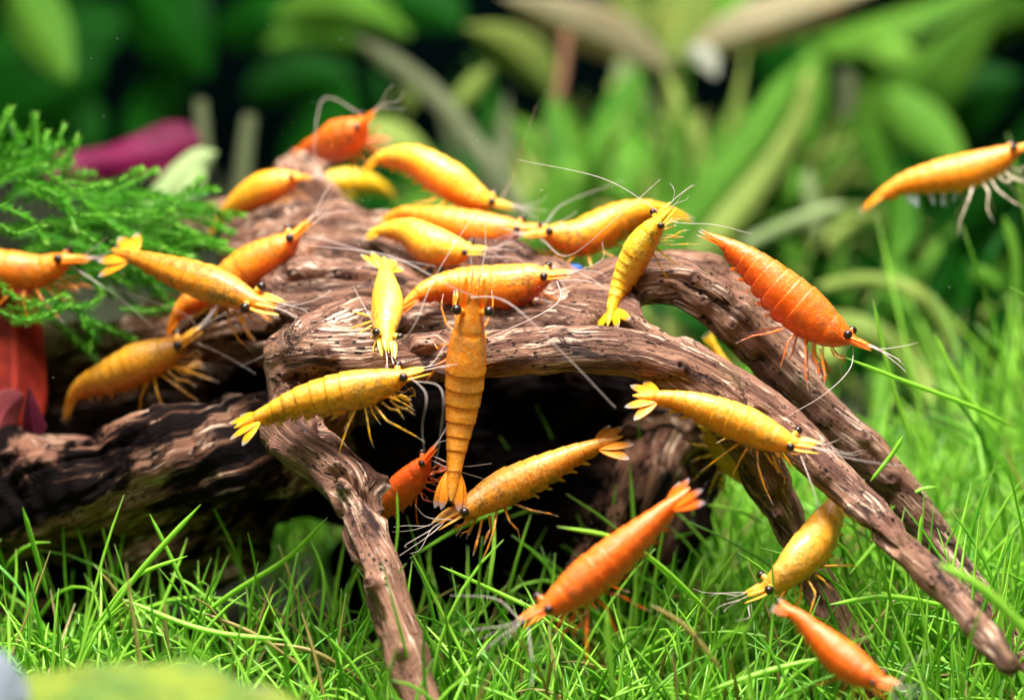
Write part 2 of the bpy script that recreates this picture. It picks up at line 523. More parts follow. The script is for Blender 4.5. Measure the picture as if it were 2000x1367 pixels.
# ------------------------------------------------------------------ driftwood
# each limb: (part name, tint, algae, [(px, py, depth, radius in px), ...])
LIMBS = [
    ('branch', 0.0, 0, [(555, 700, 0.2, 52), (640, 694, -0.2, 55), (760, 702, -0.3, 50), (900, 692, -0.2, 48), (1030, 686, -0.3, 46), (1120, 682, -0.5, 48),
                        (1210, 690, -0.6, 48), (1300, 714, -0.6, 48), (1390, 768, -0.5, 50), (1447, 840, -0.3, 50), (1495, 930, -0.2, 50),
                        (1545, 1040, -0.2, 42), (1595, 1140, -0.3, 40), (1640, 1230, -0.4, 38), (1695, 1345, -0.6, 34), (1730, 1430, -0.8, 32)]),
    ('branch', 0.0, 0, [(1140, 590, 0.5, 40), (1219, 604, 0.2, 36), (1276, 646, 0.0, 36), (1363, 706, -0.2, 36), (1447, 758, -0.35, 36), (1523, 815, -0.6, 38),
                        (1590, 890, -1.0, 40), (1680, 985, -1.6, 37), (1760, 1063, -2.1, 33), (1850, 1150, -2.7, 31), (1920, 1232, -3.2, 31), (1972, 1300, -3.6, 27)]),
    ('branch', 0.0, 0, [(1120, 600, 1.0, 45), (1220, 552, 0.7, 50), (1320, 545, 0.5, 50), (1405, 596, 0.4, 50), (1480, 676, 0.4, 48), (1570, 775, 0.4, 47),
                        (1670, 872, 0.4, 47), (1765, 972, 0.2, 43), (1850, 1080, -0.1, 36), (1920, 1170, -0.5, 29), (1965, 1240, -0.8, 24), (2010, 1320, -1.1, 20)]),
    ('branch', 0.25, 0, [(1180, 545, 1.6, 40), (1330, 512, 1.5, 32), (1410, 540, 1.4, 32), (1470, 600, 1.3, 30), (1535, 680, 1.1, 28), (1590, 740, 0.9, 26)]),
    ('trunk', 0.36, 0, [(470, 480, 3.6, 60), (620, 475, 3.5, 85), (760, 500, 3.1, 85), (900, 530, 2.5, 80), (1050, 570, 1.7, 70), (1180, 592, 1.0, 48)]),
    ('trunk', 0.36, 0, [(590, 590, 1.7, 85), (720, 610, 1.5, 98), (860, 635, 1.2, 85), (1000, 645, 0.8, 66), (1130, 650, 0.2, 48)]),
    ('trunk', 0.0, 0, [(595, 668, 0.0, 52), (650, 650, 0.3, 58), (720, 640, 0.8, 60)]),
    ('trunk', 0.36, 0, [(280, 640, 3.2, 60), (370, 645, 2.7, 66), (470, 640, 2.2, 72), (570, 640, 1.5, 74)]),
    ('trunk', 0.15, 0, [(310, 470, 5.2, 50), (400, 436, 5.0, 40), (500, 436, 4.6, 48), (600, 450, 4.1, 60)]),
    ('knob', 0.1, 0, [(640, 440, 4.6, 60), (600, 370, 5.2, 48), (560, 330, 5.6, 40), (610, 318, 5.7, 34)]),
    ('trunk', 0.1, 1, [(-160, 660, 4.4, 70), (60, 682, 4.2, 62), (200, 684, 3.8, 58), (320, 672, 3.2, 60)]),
    ('trunk', 1.0, 0, [(-300, 830, 5.2, 150), (100, 800, 4.9, 150), (400, 790, 4.2, 130), (640, 790, 3.2, 120)]),  # recess behind the left log, its shade painted in by full tint
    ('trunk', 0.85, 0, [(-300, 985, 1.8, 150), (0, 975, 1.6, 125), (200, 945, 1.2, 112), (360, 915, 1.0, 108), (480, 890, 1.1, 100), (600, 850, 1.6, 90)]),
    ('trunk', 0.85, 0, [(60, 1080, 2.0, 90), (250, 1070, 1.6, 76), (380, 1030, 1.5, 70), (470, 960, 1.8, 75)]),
    ('trunk', 1.0, 0, [(560, 850, 3.2, 100), (760, 900, 3.2, 150), (960, 950, 3.2, 165), (1150, 960, 2.8, 150), (1290, 960, 2.4, 110)]),  # back of the hollow under the ridge, shade painted in as near-black wood
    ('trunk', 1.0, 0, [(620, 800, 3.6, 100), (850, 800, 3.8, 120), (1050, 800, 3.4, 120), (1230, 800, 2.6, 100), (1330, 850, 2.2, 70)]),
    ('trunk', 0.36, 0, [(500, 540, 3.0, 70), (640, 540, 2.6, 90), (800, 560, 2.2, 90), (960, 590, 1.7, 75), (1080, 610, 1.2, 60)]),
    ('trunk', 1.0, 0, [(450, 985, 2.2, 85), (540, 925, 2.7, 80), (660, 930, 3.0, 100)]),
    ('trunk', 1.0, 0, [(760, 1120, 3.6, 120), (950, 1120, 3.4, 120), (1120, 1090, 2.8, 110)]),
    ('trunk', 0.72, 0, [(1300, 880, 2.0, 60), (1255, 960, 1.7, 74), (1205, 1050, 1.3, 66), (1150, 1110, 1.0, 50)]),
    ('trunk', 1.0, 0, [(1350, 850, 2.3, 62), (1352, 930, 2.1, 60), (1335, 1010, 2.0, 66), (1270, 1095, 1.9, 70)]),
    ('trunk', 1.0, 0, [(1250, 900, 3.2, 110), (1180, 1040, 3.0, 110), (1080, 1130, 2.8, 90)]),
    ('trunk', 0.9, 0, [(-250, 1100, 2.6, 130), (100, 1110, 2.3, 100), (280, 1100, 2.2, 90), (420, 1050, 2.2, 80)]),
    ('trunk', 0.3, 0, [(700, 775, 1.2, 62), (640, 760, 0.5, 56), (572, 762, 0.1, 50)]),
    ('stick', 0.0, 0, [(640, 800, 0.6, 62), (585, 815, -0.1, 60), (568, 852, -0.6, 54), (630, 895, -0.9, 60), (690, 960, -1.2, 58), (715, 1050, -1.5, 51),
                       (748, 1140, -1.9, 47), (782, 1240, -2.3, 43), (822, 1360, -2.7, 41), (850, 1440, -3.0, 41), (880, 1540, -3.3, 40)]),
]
def limb_curves():
    out = []
    for nm, tint, alg, pts in LIMBS:
        c = np.array([[*P(x, y, d), r * pxcm(d)] for x, y, d, r in pts])
        L = np.sum(np.linalg.norm(np.diff(c[:, :3], axis=0), axis=1))
        c = spline(c, max(4, int(L / 0.35)))
        T = nrm(np.gradient(c[:, :3], axis=0))
        A = np.zeros_like(T)
        a = nrm(np.cross(T[0], (0.2, 0.1, 0.97)))
        for i in range(len(T)):
            a = nrm(a - T[i] * np.dot(a, T[i]))
            A[i] = a
        s = np.concatenate([[0], np.cumsum(np.linalg.norm(np.diff(c[:, :3], axis=0), axis=1))])
        out.append((nm, tint, alg, c, T, A, np.cross(T, A), s))
    return out
CURVES = limb_curves()

def seg_dist(p, c):
    """distance to a limb, with the place of the nearest point along it"""
    best = np.full(len(p), 1e9, np.float32)
    bi = np.zeros(len(p), np.float32)
    for i in range(len(c) - 1):
        a, b = c[i, :3].astype(np.float32), c[i + 1, :3].astype(np.float32)
        ba = b - a
        h = np.clip(((p - a) @ ba) / (ba @ ba), 0, 1)
        q = p - a - h[:, None] * ba
        d = np.sqrt(np.einsum('ij,ij->i', q, q)) - (c[i, 3] + (c[i + 1, 3] - c[i, 3]) * h)
        m = d < best
        best[m] = d[m]
        bi[m] = i + h[m]
    return best, bi

def build_wood():
    dx = 0.066
    lo = np.array([-9.0, -4.6, -0.6]); hi = np.array([7.0, 7.6, 7.4])
    n = np.ceil((hi - lo) / dx).astype(int)
    D = np.full(tuple(n), 1.0, np.float32)
    ax = [lo[k] + dx * np.arange(n[k]) for k in range(3)]
    for nm, tint, alg, c, T, A, B, s in CURVES:
        m = c[:, 3].max() + 0.5
        a = np.clip(((c[:, :3].min(0) - m - lo) / dx).astype(int), 0, n - 1)
        b = np.clip(((c[:, :3].max(0) + m - lo) / dx).astype(int) + 1, 1, n)
        if np.any(b <= a):
            continue
        # work in short runs so that the boxes stay small
        step = 3
        for j in range(0, len(c) - 1, step):
            cc = c[j:j + step + 1]
            m = cc[:, 3].max() + 0.45
            a = np.clip(((cc[:, :3].min(0) - m - lo) / dx).astype(int), 0, n - 1)
            b = np.clip(((cc[:, :3].max(0) + m - lo) / dx).astype(int) + 1, 1, n)
            if np.any(b <= a):
                continue
            G = np.stack(np.meshgrid(*[ax[k][a[k]:b[k]] for k in range(3)], indexing='ij'), -1).reshape(-1, 3).astype(np.float32)
            d, _ = seg_dist(G, cc)
            blk = D[a[0]:b[0], a[1]:b[1], a[2]:b[2]]
            d = d.reshape(blk.shape)
            k = 0.16 if j == 0 else 0.10
            h = np.clip(0.5 + 0.5 * (blk - d) / k, 0, 1)
            D[a[0]:b[0], a[1]:b[1], a[2]:b[2]] = blk * (1 - h) + d * h - k * h * (1 - h)
    # hollows worn into the wood
    for (px, py, Y, r) in [(640, 740, -0.35, 34), (700, 745, -0.3, 30), (1290, 622, 0.1, 40), (1320, 640, -0.1, 20), (520, 560, 1.2, 30), (980, 790, 0.4, 90),
                           (1120, 800, 0.3, 90), (840, 790, 0.4, 70), (1230, 800, 0.4, 70)]:
        q = P(px, py, Y); R = r * pxcm(Y)
        a = np.clip(((q - R - 0.3 - lo) / dx).astype(int), 0, n - 1)
        b = np.clip(((q + R + 0.3 - lo) / dx).astype(int) + 1, 1, n)
        G = np.stack(np.meshgrid(*[ax[k][a[k]:b[k]] for k in range(3)], indexing='ij'), -1)
        d = R - np.linalg.norm(G - q, axis=-1).astype(np.float32)
        blk = D[a[0]:b[0], a[1]:b[1], a[2]:b[2]]
        k = 0.12
        h = np.clip(0.5 - 0.5 * (blk - d) / k, 0, 1)
        D[a[0]:b[0], a[1]:b[1], a[2]:b[2]] = blk * (1 - h) + d * h + k * h * (1 - h)
    D[0] = D[-1] = 1; D[:, 0] = D[:, -1] = 1; D[:, :, 0] = D[:, :, -1] = 1
    # surface nets
    ins = D < 0
    cs = np.zeros(tuple(n - 1), np.int8)
    for a in (0, 1):
        for b in (0, 1):
            for c in (0, 1):
                cs += ins[a:n[0] - 1 + a, b:n[1] - 1 + b, c:n[2] - 1 + c]
    act = (cs > 0) & (cs < 8)
    idx = np.argwhere(act)
    num = np.full(tuple(n - 1), -1, np.int32)
    num[act] = np.arange(len(idx))
    acc = np.zeros((len(idx), 3)); cnt = np.zeros(len(idx))
    for e in range(3):
        o1, o2 = [k for k in range(3) if k != e]
        for u in (0, 1):
            for v in (0, 1):
                a = np.zeros(3, int); a[o1] = u; a[o2] = v
                b = a.copy(); b[e] = 1
                d0 = D[tuple((idx + a).T)]; d1 = D[tuple((idx + b).T)]
                m = (d0 < 0) != (d1 < 0)
                t = np.where(m, d0 / np.where(m, d0 - d1, 1), 0)
                acc += np.where(m[:, None], a + (b - a) * t[:, None], 0)
                cnt += m
    V = lo + dx * (idx + acc / cnt[:, None])
    Q = []
    for e in range(3):
        o1, o2 = (e + 1) % 3, (e + 2) % 3
        sl0 = [slice(1, -1)] * 3; sl1 = [slice(1, -1)] * 3
        sl0[e] = slice(0, n[e] - 1); sl1[e] = slice(1, n[e])
        s0, s1 = ins[tuple(sl0)], ins[tuple(sl1)]
        for flip in (False, True):
            g = np.argwhere((s0 & ~s1) if not flip else (~s0 & s1))
            g[:, o1] += 1; g[:, o2] += 1
            f = []
            for (u, v) in ((0, 0), (1, 0), (1, 1), (0, 1)):
                h = g.copy(); h[:, o1] -= 1 - u; h[:, o2] -= 1 - v
                f.append(num[tuple(h.T)])
            f = np.stack(f, 1)
            Q.append(f[:, ::-1] if flip else f)
    F = np.vstack(Q)
    F = F[(F >= 0).all(1)]
    return V, F

def subdivide(V, F):
    E = np.stack([F, np.roll(F, -1, 1)], -1).reshape(-1, 2)
    E.sort(1)
    key = E[:, 0].astype(np.int64) * len(V) + E[:, 1]
    u, first, inv = np.unique(key, return_index=True, return_inverse=True)
    inv = inv.reshape(F.shape)
    mid = V[E[first]].mean(1)
    cen = V[F].mean(1)
    n = len(V)
    e = inv + n
    c = (n + len(u) + np.arange(len(F)))[:, None]
    G = []
    for k in range(4):
        G.append(np.stack([F[:, k], e[:, k], c[:, 0], e[:, (k - 1) % 4]], 1))
    return np.vstack([V, mid, cen]), np.vstack(G)

def relax(V, F, it, lam=0.5):
    E = np.vstack([F[:, [0, 1]], F[:, [1, 2]], F[:, [2, 3]], F[:, [3, 0]]])
    E = np.vstack([E, E[:, ::-1]])
    cnt = np.bincount(E[:, 0], minlength=len(V))
    for _ in range(it):
        s = np.stack([np.bincount(E[:, 0], V[E[:, 1], k], len(V)) for k in range(3)], 1)
        V = V + lam * (s / np.maximum(cnt, 1)[:, None] - V)
    return V

def normals(V, F):
    fn = np.cross(V[F[:, 2]] - V[F[:, 0]], V[F[:, 3]] - V[F[:, 1]])
    N = np.stack([np.bincount(F.ravel(), np.repeat(fn[:, k], 4), len(V)) for k in range(3)], 1)
    return nrm(N)

WV, WF = build_wood()
WV = relax(WV, WF, 4)
WV, WF = subdivide(WV, WF)
WV = relax(WV, WF, 3)
best = np.full(len(WV), 1e9); bid = np.zeros(len(WV), int)
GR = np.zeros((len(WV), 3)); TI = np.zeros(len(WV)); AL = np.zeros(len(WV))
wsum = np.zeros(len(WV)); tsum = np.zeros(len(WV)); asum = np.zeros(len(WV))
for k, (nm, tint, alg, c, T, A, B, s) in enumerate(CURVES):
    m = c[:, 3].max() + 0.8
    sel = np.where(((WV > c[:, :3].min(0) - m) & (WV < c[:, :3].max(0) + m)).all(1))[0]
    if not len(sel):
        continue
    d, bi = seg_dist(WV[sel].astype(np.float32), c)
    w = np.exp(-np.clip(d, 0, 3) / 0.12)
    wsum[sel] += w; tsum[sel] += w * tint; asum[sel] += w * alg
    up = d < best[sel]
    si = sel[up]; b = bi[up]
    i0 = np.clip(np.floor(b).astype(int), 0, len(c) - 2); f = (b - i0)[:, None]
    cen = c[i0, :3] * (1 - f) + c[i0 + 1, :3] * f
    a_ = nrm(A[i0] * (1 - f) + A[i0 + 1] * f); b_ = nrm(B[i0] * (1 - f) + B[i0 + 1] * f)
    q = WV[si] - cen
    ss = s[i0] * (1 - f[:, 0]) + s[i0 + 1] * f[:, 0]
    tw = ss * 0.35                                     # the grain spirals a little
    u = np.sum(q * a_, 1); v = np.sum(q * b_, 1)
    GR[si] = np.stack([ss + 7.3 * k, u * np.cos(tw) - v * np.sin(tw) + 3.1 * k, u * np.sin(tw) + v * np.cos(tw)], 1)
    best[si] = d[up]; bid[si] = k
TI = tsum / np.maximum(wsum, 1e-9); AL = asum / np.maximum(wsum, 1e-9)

N = normals(WV, WF)
g1 = fbm(GR * [0.35, 2.6, 2.6], 2, 11)
g2 = fbm(GR * [0.9, 7.5, 7.5], 2, 21)
lump = fbm(WV * 0.95, 3, 31)
small = fbm(WV * 3.2, 2, 41)
amp = 0.7 + 0.7 * np.clip(TI, 0, 1)
rid = 1 - np.abs(fbm(GR * [0.55, 1.7, 1.7], 3, 51)) * 1.2
crev = np.clip((rid - 0.80) / 0.2, 0, 1) * np.clip(noise(WV * 0.9, 57) * 2 + 0.4, 0, 1)
rmap = np.array([min(1.0, c[:, 3].mean() / 0.45) for (_, _, _, c, *_r) in CURVES])[bid]
small = small + 0.7 * (np.abs(fbm(WV * 2.1, 2, 61)) - 0.3)
WV = WV + N * (amp * (0.115 * lump * rmap + 0.055 * g1 * rmap + 0.016 * g2 + 0.045 * small * rmap) - 0.26 * crev * rmap)[:, None]
# knots and snags at the places the photograph shows
KNOT = np.zeros(len(WV))
kx, ky, kz = project(WV)
for (px, py, r, h) in [(672, 942, 15, 0.10), (768, 1016, 15, 0.16), (722, 1140, 17, 0.15), (705, 870, 20, 0.12), (745, 945, 18, 0.16), (700, 885, 14, -0.05), (532, 875, 14, .1),
                       (1240, 688, 18, 0.05), (1095, 655, 22, 0.08), (1110, 735, 24, 0.14), (1490, 712, 20, -0.10), (1350, 545, 18, 0.08), (1375, 585, 16, 0.09),
                       (1330, 715, 16, 0.08), (1520, 1010, 12, 0.08), (1512, 1070, 14, 0.10), (1610, 925, 16, 0.08), (1650, 995, 12, 0.06), (1900, 1215, 16, 0.08), (1740, 930, 18, 0.1),
                       (1560, 955, 14, 0.1), (780, 1270, 10, 0.1), (610, 745, 18, 0.08), (545, 735, 16, 0.06), (640, 690, 16, 0.1), (1820, 1135, 12, 0.06), (1600, 830, 14, 0.08),
                       (1690, 850, 14, 0.07), (1430, 640, 12, 0.06), (800, 1080, 10, 0.06), (705, 1235, 10, 0.05)]:
    m = np.where(np.hypot(kx - px, ky - py) < 6)[0]
    if not len(m):
        continue
    c0 = WV[m[np.argmin(kz[m])]]
    R = r * K * FOCUS
    dd = np.linalg.norm(WV - c0, axis=1) / R
    g = np.exp(-dd ** 2 * 1.2)
    ring = g - (0.9 * np.exp(-dd ** 2 * 9) if h > 0 else 0)
    near = dd < 4
    WV[near] += N[near] * (1.4 * h * ring[near])[:, None]
    KNOT = np.maximum(KNOT, np.exp(-dd ** 2 * 2.5))

M_WOOD = mat_wood()
wood = thing('driftwood', P(700, 1180, 2.0) * [1, 1, 0], 'gnarled brown driftwood with dark hollow and arching branches in the grass', 'driftwood')
groups = {}
for k, (nm, *_) in enumerate(CURVES):
    groups.setdefault(nm if nm in ('trunk',) else (nm, k), []).append(k)
fb = bid[WF[:, 0]]
for key, ks in groups.items():
    f = WF[np.isin(fb, ks)]
    if not len(f):
        continue
    used, inv = np.unique(f, return_inverse=True)
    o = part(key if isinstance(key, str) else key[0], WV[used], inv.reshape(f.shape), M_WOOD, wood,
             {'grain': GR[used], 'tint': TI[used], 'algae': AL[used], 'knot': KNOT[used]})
    o.data.normals_split_custom_set_from_vertices(normals(WV, WF)[used]) if False else None

# ------------------------------------------------------------------ shrimp
PROF_T = [0.025, 0.07, 0.105, 0.125, 0.16, 0.22, 0.30, 0.37, 0.43, 0.52, 0.62, 0.72, 0.80, 0.86, 0.92, 0.965, 0.985]
PROF_TOP = [0.026, 0.032, 0.039, 0.044, 0.054, 0.071, 0.087, 0.097, 0.097, 0.092, 0.080, 0.062, 0.047, 0.036, 0.022, 0.010, 0.003]
PROF_BOT = [0.022, 0.012, -0.008, -0.028, -0.052, -0.076, -0.095, -0.102, -0.098, -0.090, -0.074, -0.055, -0.042, -0.032, -0.016, -0.007, -0.003]
PROF_W = [0.002, 0.007, 0.022, 0.034, 0.047, 0.064, 0.078, 0.085, 0.085, 0.080, 0.067, 0.051, 0.039, 0.031, 0.024, 0.015, 0.004]
SEGS = [0.425, 0.50, 0.575, 0.65, 0.715, 0.775, 0.865]      # hind edges of the rings; carapace ends at the first
M_EYE = NT('shrimp_eye')
M_EYE.set(Base_Color=M_EYE.mix(M_EYE.noise(M_EYE.obj(1.0), 30, 2), (0.012, 0.006, 0.005), (0.035, 0.018, 0.014)), Roughness=0.22, Specular_IOR_Level=0.5)
M_EYE = M_EYE.m
M_ANT = mat_plain('antenna', (0.76, 0.62, 0.56), 0.35, 0.4, 0.28)
M_CLEAR = mat_plain('clear_swimmeret', (0.62, 0.70, 0.74), 0.3, 0.5, 0.45)

def shrimp(i, sp, label, roll=25, hint=(0, 1), top=(0.86, 0.45, 0.012), bot=(0.80, 0.24, 0.006), fat=1.0, fan=1.0, fleck=0.5, olive=0.35,
           ants=None, legs=(1, 1), legdir=None, seed=None, eyes=True, swim=0, antlen=1.0, hide_head=False, clear=0.0, stripe=0.0):
    r = np.random.default_rng(100 + (seed if seed is not None else i))
    pts = PP(sp)
    NR = 150
    S = spline(pts, 400)
    L = np.sum(np.linalg.norm(np.diff(S, axis=0), axis=1))
    mid = S[160]
    Vw = nrm(CAM - mid)
    T = nrm(np.gradient(S, axis=0))                       # towards the tail
    N0 = np.cross(Vw, T)
    if np.dot(N0[160], RGT * hint[0] + UPV * hint[1]) < 0:
        N0 = -N0
    N0 = nrm(N0)
    Vp = nrm(Vw - T * (T @ Vw)[:, None])
    ra = math.radians(roll)
    Uu = nrm(math.cos(ra) * N0 + math.sin(ra) * Vp)
    Ss = np.cross(T, Uu)
    def at(t, up=0.0, side=0.0):
        t = np.asarray(t, float)
        k = np.clip(t, 0, 1) * 399
        f = lambda a: np.stack([np.interp(k, np.arange(400), a[:, c]) for c in range(3)], -1)
        base = f(S) + f(T) * ((t - np.clip(t, 0, 1)) * L)[..., None]
        return base + f(Uu) * (np.asarray(up) * L)[..., None] + f(Ss) * (np.asarray(side) * L)[..., None]
    def dirs(t):
        k = int(np.clip(t, 0, 1) * 399)
        return -T[k], Uu[k], Ss[k]
    root = thing('shrimp', at(0.35, -0.10 * fat), label, 'shrimp', 'shrimp on and around the driftwood')
    shell = mat_shrimp(i, top, bot, fleck, olive, clear, stripe)
    shell2 = mat_shrimp(i + 80, top, bot, fleck, olive * 0.5) if clear else shell
    limb = mat_limb(i, (0.70, 0.58, 0.40) if swim else tuple(0.5 * a + 0.5 * b for a, b in zip(top, bot)))
    fanm = mat_fan(i, tuple(0.5 * a + 0.5 * b for a, b in zip(top, bot)))
    # body: one skin from the rostrum to the tip of the telson
    tt = np.unique(np.concatenate([np.linspace(0.025, 0.985, NR), np.array(SEGS) - 0.0015, np.array(SEGS) + 0.0015]))
    tp = np.interp(tt, PROF_T, PROF_TOP); bo = np.interp(tt, PROF_T, PROF_BOT); wd = np.interp(tt, PROF_T, PROF_W)
    if True:                                               # smooth the profile corners a little
        ker = np.array([1, 2, 3, 2, 1.0]); ker /= ker.sum()
        sm = lambda a: np.convolve(np.pad(a, 2, 'edge'), ker, 'valid')
        tp, bo, wd = sm(tp), sm(bo), sm(wd)
    ed = np.array([0.10] + SEGS + [1.0])
    si = np.clip(np.searchsorted(ed, tt, side='right') - 1, 0, len(ed) - 2)
    fr = (tt - ed[si]) / (ed[si + 1] - ed[si])
    abd = (si >= 1) & (si <= 6)
    flare = np.where(abd, 1 + 0.055 * (np.clip(fr, 0, 1) ** 1.3) - 0.015, 1.0)
    flare = np.where(si == 0, 1 + 0.02 * fr, flare)
    flare = flare * (1 - 0.035 * np.exp(-((tt - 0.245) / 0.012) ** 2)) * np.where(si == 0, 1 + 0.02 * np.exp(-((tt - 0.418) / 0.02) ** 2), 1)
    fatv = 1 + (fat - 1) * np.clip((tt - 0.1) / 0.1, 0, 1)
    k = 28
    th = np.arange(k) * 2 * math.pi / k + math.pi / 2
    cs, sn = np.cos(th), np.sin(th)
    hw = wd[:, None] * flare[:, None] * fatv[:, None] * np.sign(cs) * np.abs(cs) ** 0.92
    cz = (tp + bo)[:, None] / 2
    hz = ((tp - bo) / 2 * flare * fatv)[:, None] * sn
    low = np.clip(-sn, 0, 1)[None, :]
    hw = hw * (1 - 0.22 * low ** 2)
    # side lobes of the rings hang down as scallops
    lob = np.where(abd, np.sin(np.pi * np.clip(fr, 0, 1)) ** 0.6, 0)[:, None]
    hz = hz - 0.019 * lob * np.clip((low - 0.35) / 0.5, 0, 1) * (np.abs(cs)[None, :] > 0.12)
    # keel of the rostrum
    V = at(np.repeat(tt, k), (cz + hz).ravel(), hw.ravel())
    nz = fbm(V * 5.0 + i * 9.1, 2, 5 + i)
    V = V + (at(np.repeat(tt, k), (cz + hz * 1.02).ravel(), hw.ravel() * 1.02) - V) * (nz * 0.8)[:, None]
    n = len(tt)
    ii = np.arange(n - 1)[:, None] * k; jj = np.arange(k)[None, :]
    F = np.stack([ii + jj, ii + k + jj, ii + k + (jj + 1) % k, ii + (jj + 1) % k], -1).reshape(-1, 4)
    st = np.stack([np.repeat(tt, k), np.tile(sn, n), np.repeat(np.where(si >= 0, np.clip(fr, 0, 1), 0), k)], 1)
    part('body', V, F, shell, root, {'st': st})
    if clear >= 0.2:                                       # flesh inside the clear shell
        sc_ = np.interp(tt, [0.0, 0.12, 0.18, 0.8, 0.95], [0.5, 0.6, 0.80, 0.80, 0.6])[:, None]
        m = (tt > 0.11) & (tt < 0.95)
        Vc = at(np.repeat(tt[m], k), (cz + hz * sc_)[m].ravel() + 0.004, (hw * sc_)[m].ravel())
        nc = int(m.sum())
        i2 = np.arange(nc - 1)[:, None] * k
        Fc = np.stack([i2 + jj, i2 + k + jj, i2 + k + (jj + 1) % k, i2 + (jj + 1) % k], -1).reshape(-1, 4)
        stc = np.stack([np.repeat(tt[m], k), np.tile(sn, nc), np.full(nc * k, 0.5)], 1)
        part('flesh', Vc, Fc, mat_shrimp(i + 40, tuple(0.95 * x_ for x_ in top), bot, fleck * 0.5, min(1.0, olive * 1.4), 0.0, stripe), root, {'st': stc})
    # tail fan
    tb = 0.862
    for sgn in (-1, 1):
        for q, (ang, ln) in enumerate(((17, 0.165), (40, 0.165))):
            a = math.radians(ang * fan) * sgn
            f, u, s_ = dirs(0.9)
            d = -f * math.cos(a) + s_ * math.sin(a) + u * (0.06 - 0.10 * q)
            x = np.linspace(0, 1, 11)
            p0 = at(tb, -0.004 - 0.004 * q, sgn * 0.018)
            path = p0 + np.outer(x, nrm(d)) * ln * L - np.outer(x ** 2, u) * 0.012 * L
            w = 0.033 * (0.55 + 0.45 * min(1.0, fan)) * L * np.clip(np.sin(np.pi * np.clip(x * 0.86 + 0.10, 0, 1)) ** 0.62, 0.02, 1)
            w[-1] = 0.001 * L
            v, ff = sweep(path, w, 0.0045 * L * (1 - 0.6 * x) + 0.0004, np.cross(nrm(d), u), 8)
            part('tail_fan_blade', v, ff, fanm, root, {'along': np.repeat(x, 8)})
    if not hide_head:
        for sgn in (-1, 1):
            # antennal scale and the peduncle beside the rostrum
            x = np.linspace(0, 1, 9)
            f, u, s_ = dirs(0.1)
            p = np.stack([at(0.150 - 0.150 * q, 0.004 + 0.010 * q, sgn * (0.034 + 0.004 * q)) for q in x])
            v, ff = sweep(p, L * np.array([.015, .022, .025, .026, .025, .021, .016, .010, .001]), L * 0.0075 * (1 - 0.7 * x) + 3e-4, s_ + 0.5 * sgn * u, 8)
            part('antennal_scale', v, ff, shell2, root, {'st': np.stack([np.full(72, .12), np.full(72, .5), np.full(72, .5)], 1)})
            p = np.stack([at(0.145 - 0.118 * q, 0.022 + 0.006 * q, sgn * (0.018 - 0.001 * q)) for q in x])
            v, ff = sweep(p, L * np.array([.014, .015, .013, .014, .012, .012, .010, .007, .002]), L * np.array([.009, .010, .009, .0095, .008, .0085, .007, .005, .002]), s_, 8)
            part('antennule_base', v, ff, shell2, root, {'st': np.stack([np.full(72, .12), np.full(72, .5), np.full(72, .5)], 1)})
        if eyes:
            for sgn in (-1, 1):
                a = at(0.150, 0.030, sgn * 0.034); b = at(0.138, 0.040, sgn * 0.064)
                e = part('eye', *ball(b + 0.35 * (b - a) * 0.3, 0.0225 * L, 14, 10, b - a), M_EYE, root)
                x = np.linspace(0, 1, 5)
                pth = a + np.outer(x, b - a) * 0.95
                v, ff = sweep(pth, L * (0.013 + 0.006 * x), L * (0.013 + 0.006 * x), dirs(0.14)[0], 8)
                st2 = np.stack([np.full(len(v), .14), np.full(len(v), .6), np.full(len(v), .5)], 1)
                e.parent = part('eye_stalk', v, ff, shell2, root, {'st': st2})
        # antennae
        arr = ants if ants is not None else []
        if ants is None:
            for sgn in (-1, 1):
                f, u, s_ = dirs(0.1)
                d = nrm(f * r.uniform(0.1, 0.8) + s_ * sgn * r.uniform(0.4, 1.0) + u * r.uniform(-0.2, 0.6))
                p0 = at(0.10, -0.005, sgn * 0.03)
                p1 = at(0.02, 0.0, sgn * 0.05)
                ln = L * r.uniform(0.45, 0.85) * antlen
                bend = nrm(r.normal(size=3)) * ln * 0.18
                arr.append([p0, p1, p1 + d * ln * 0.5 + bend, p1 + d * ln])
        else:
            arr = [[at(0.10, -0.005, 0.03 * (1 - 2 * (q % 2)))] + [P(*w) for w in path] for q, path in enumerate(arr)]
        for path in arr:
            p = spline(path, 26)
            rr = L * 0.0028 * np.linspace(1, 0.35, 26)
            v, ff = sweep(p, rr, rr, anyside(p), 5)
            part('antenna', v, ff, M_ANT, root)
        for sgn in (-1, 1):
            for q in range(2):
                f, u, s_ = dirs(0.06)
                d = nrm(f * 1.0 + s_ * sgn * r.uniform(0.1, 0.6) + u * (r.uniform(0.1, 0.7) if q else r.uniform(-0.7, 0.1)))
                p0 = at(0.03, 0.027, sgn * 0.017)
                ln = L * r.uniform(0.14, 0.30)
                p = spline([p0, p0 + f * ln * 0.25, p0 + f * ln * 0.3 + d * ln * 0.45, p0 + f * ln * 0.2 + d * ln * 0.8 + r.normal(size=3) * ln * 0.12], 14)
                rr = L * 0.0025 * np.linspace(1.0, 0.3, 14)
                v, ff = sweep(p, rr, rr, anyside(p), 5)
                part('antennule', v, ff, M_ANT, root)
        # mouth parts
        for sgn in (-1, 1):
            f, u, s_ = dirs(0.16)
            p0 = at(0.19, -0.060, sgn * 0.02)
            p = spline([p0, p0 + L * (0.05 * f - 0.03 * u + sgn * 0.012 * s_), p0 + L * (0.09 * f - 0.02 * u + sgn * 0.018 * s_), p0 + L * (0.10 * f - 0.05 * u)], 12)
            rr = L * 0.0062 * np.linspace(1.0, 0.4, 12)
            v, ff = sweep(p, rr, rr, anyside(p), 6)
            part('mouth_limb', v, ff, limb, root, {'along': np.repeat(np.linspace(0, .8, 12), 6)})
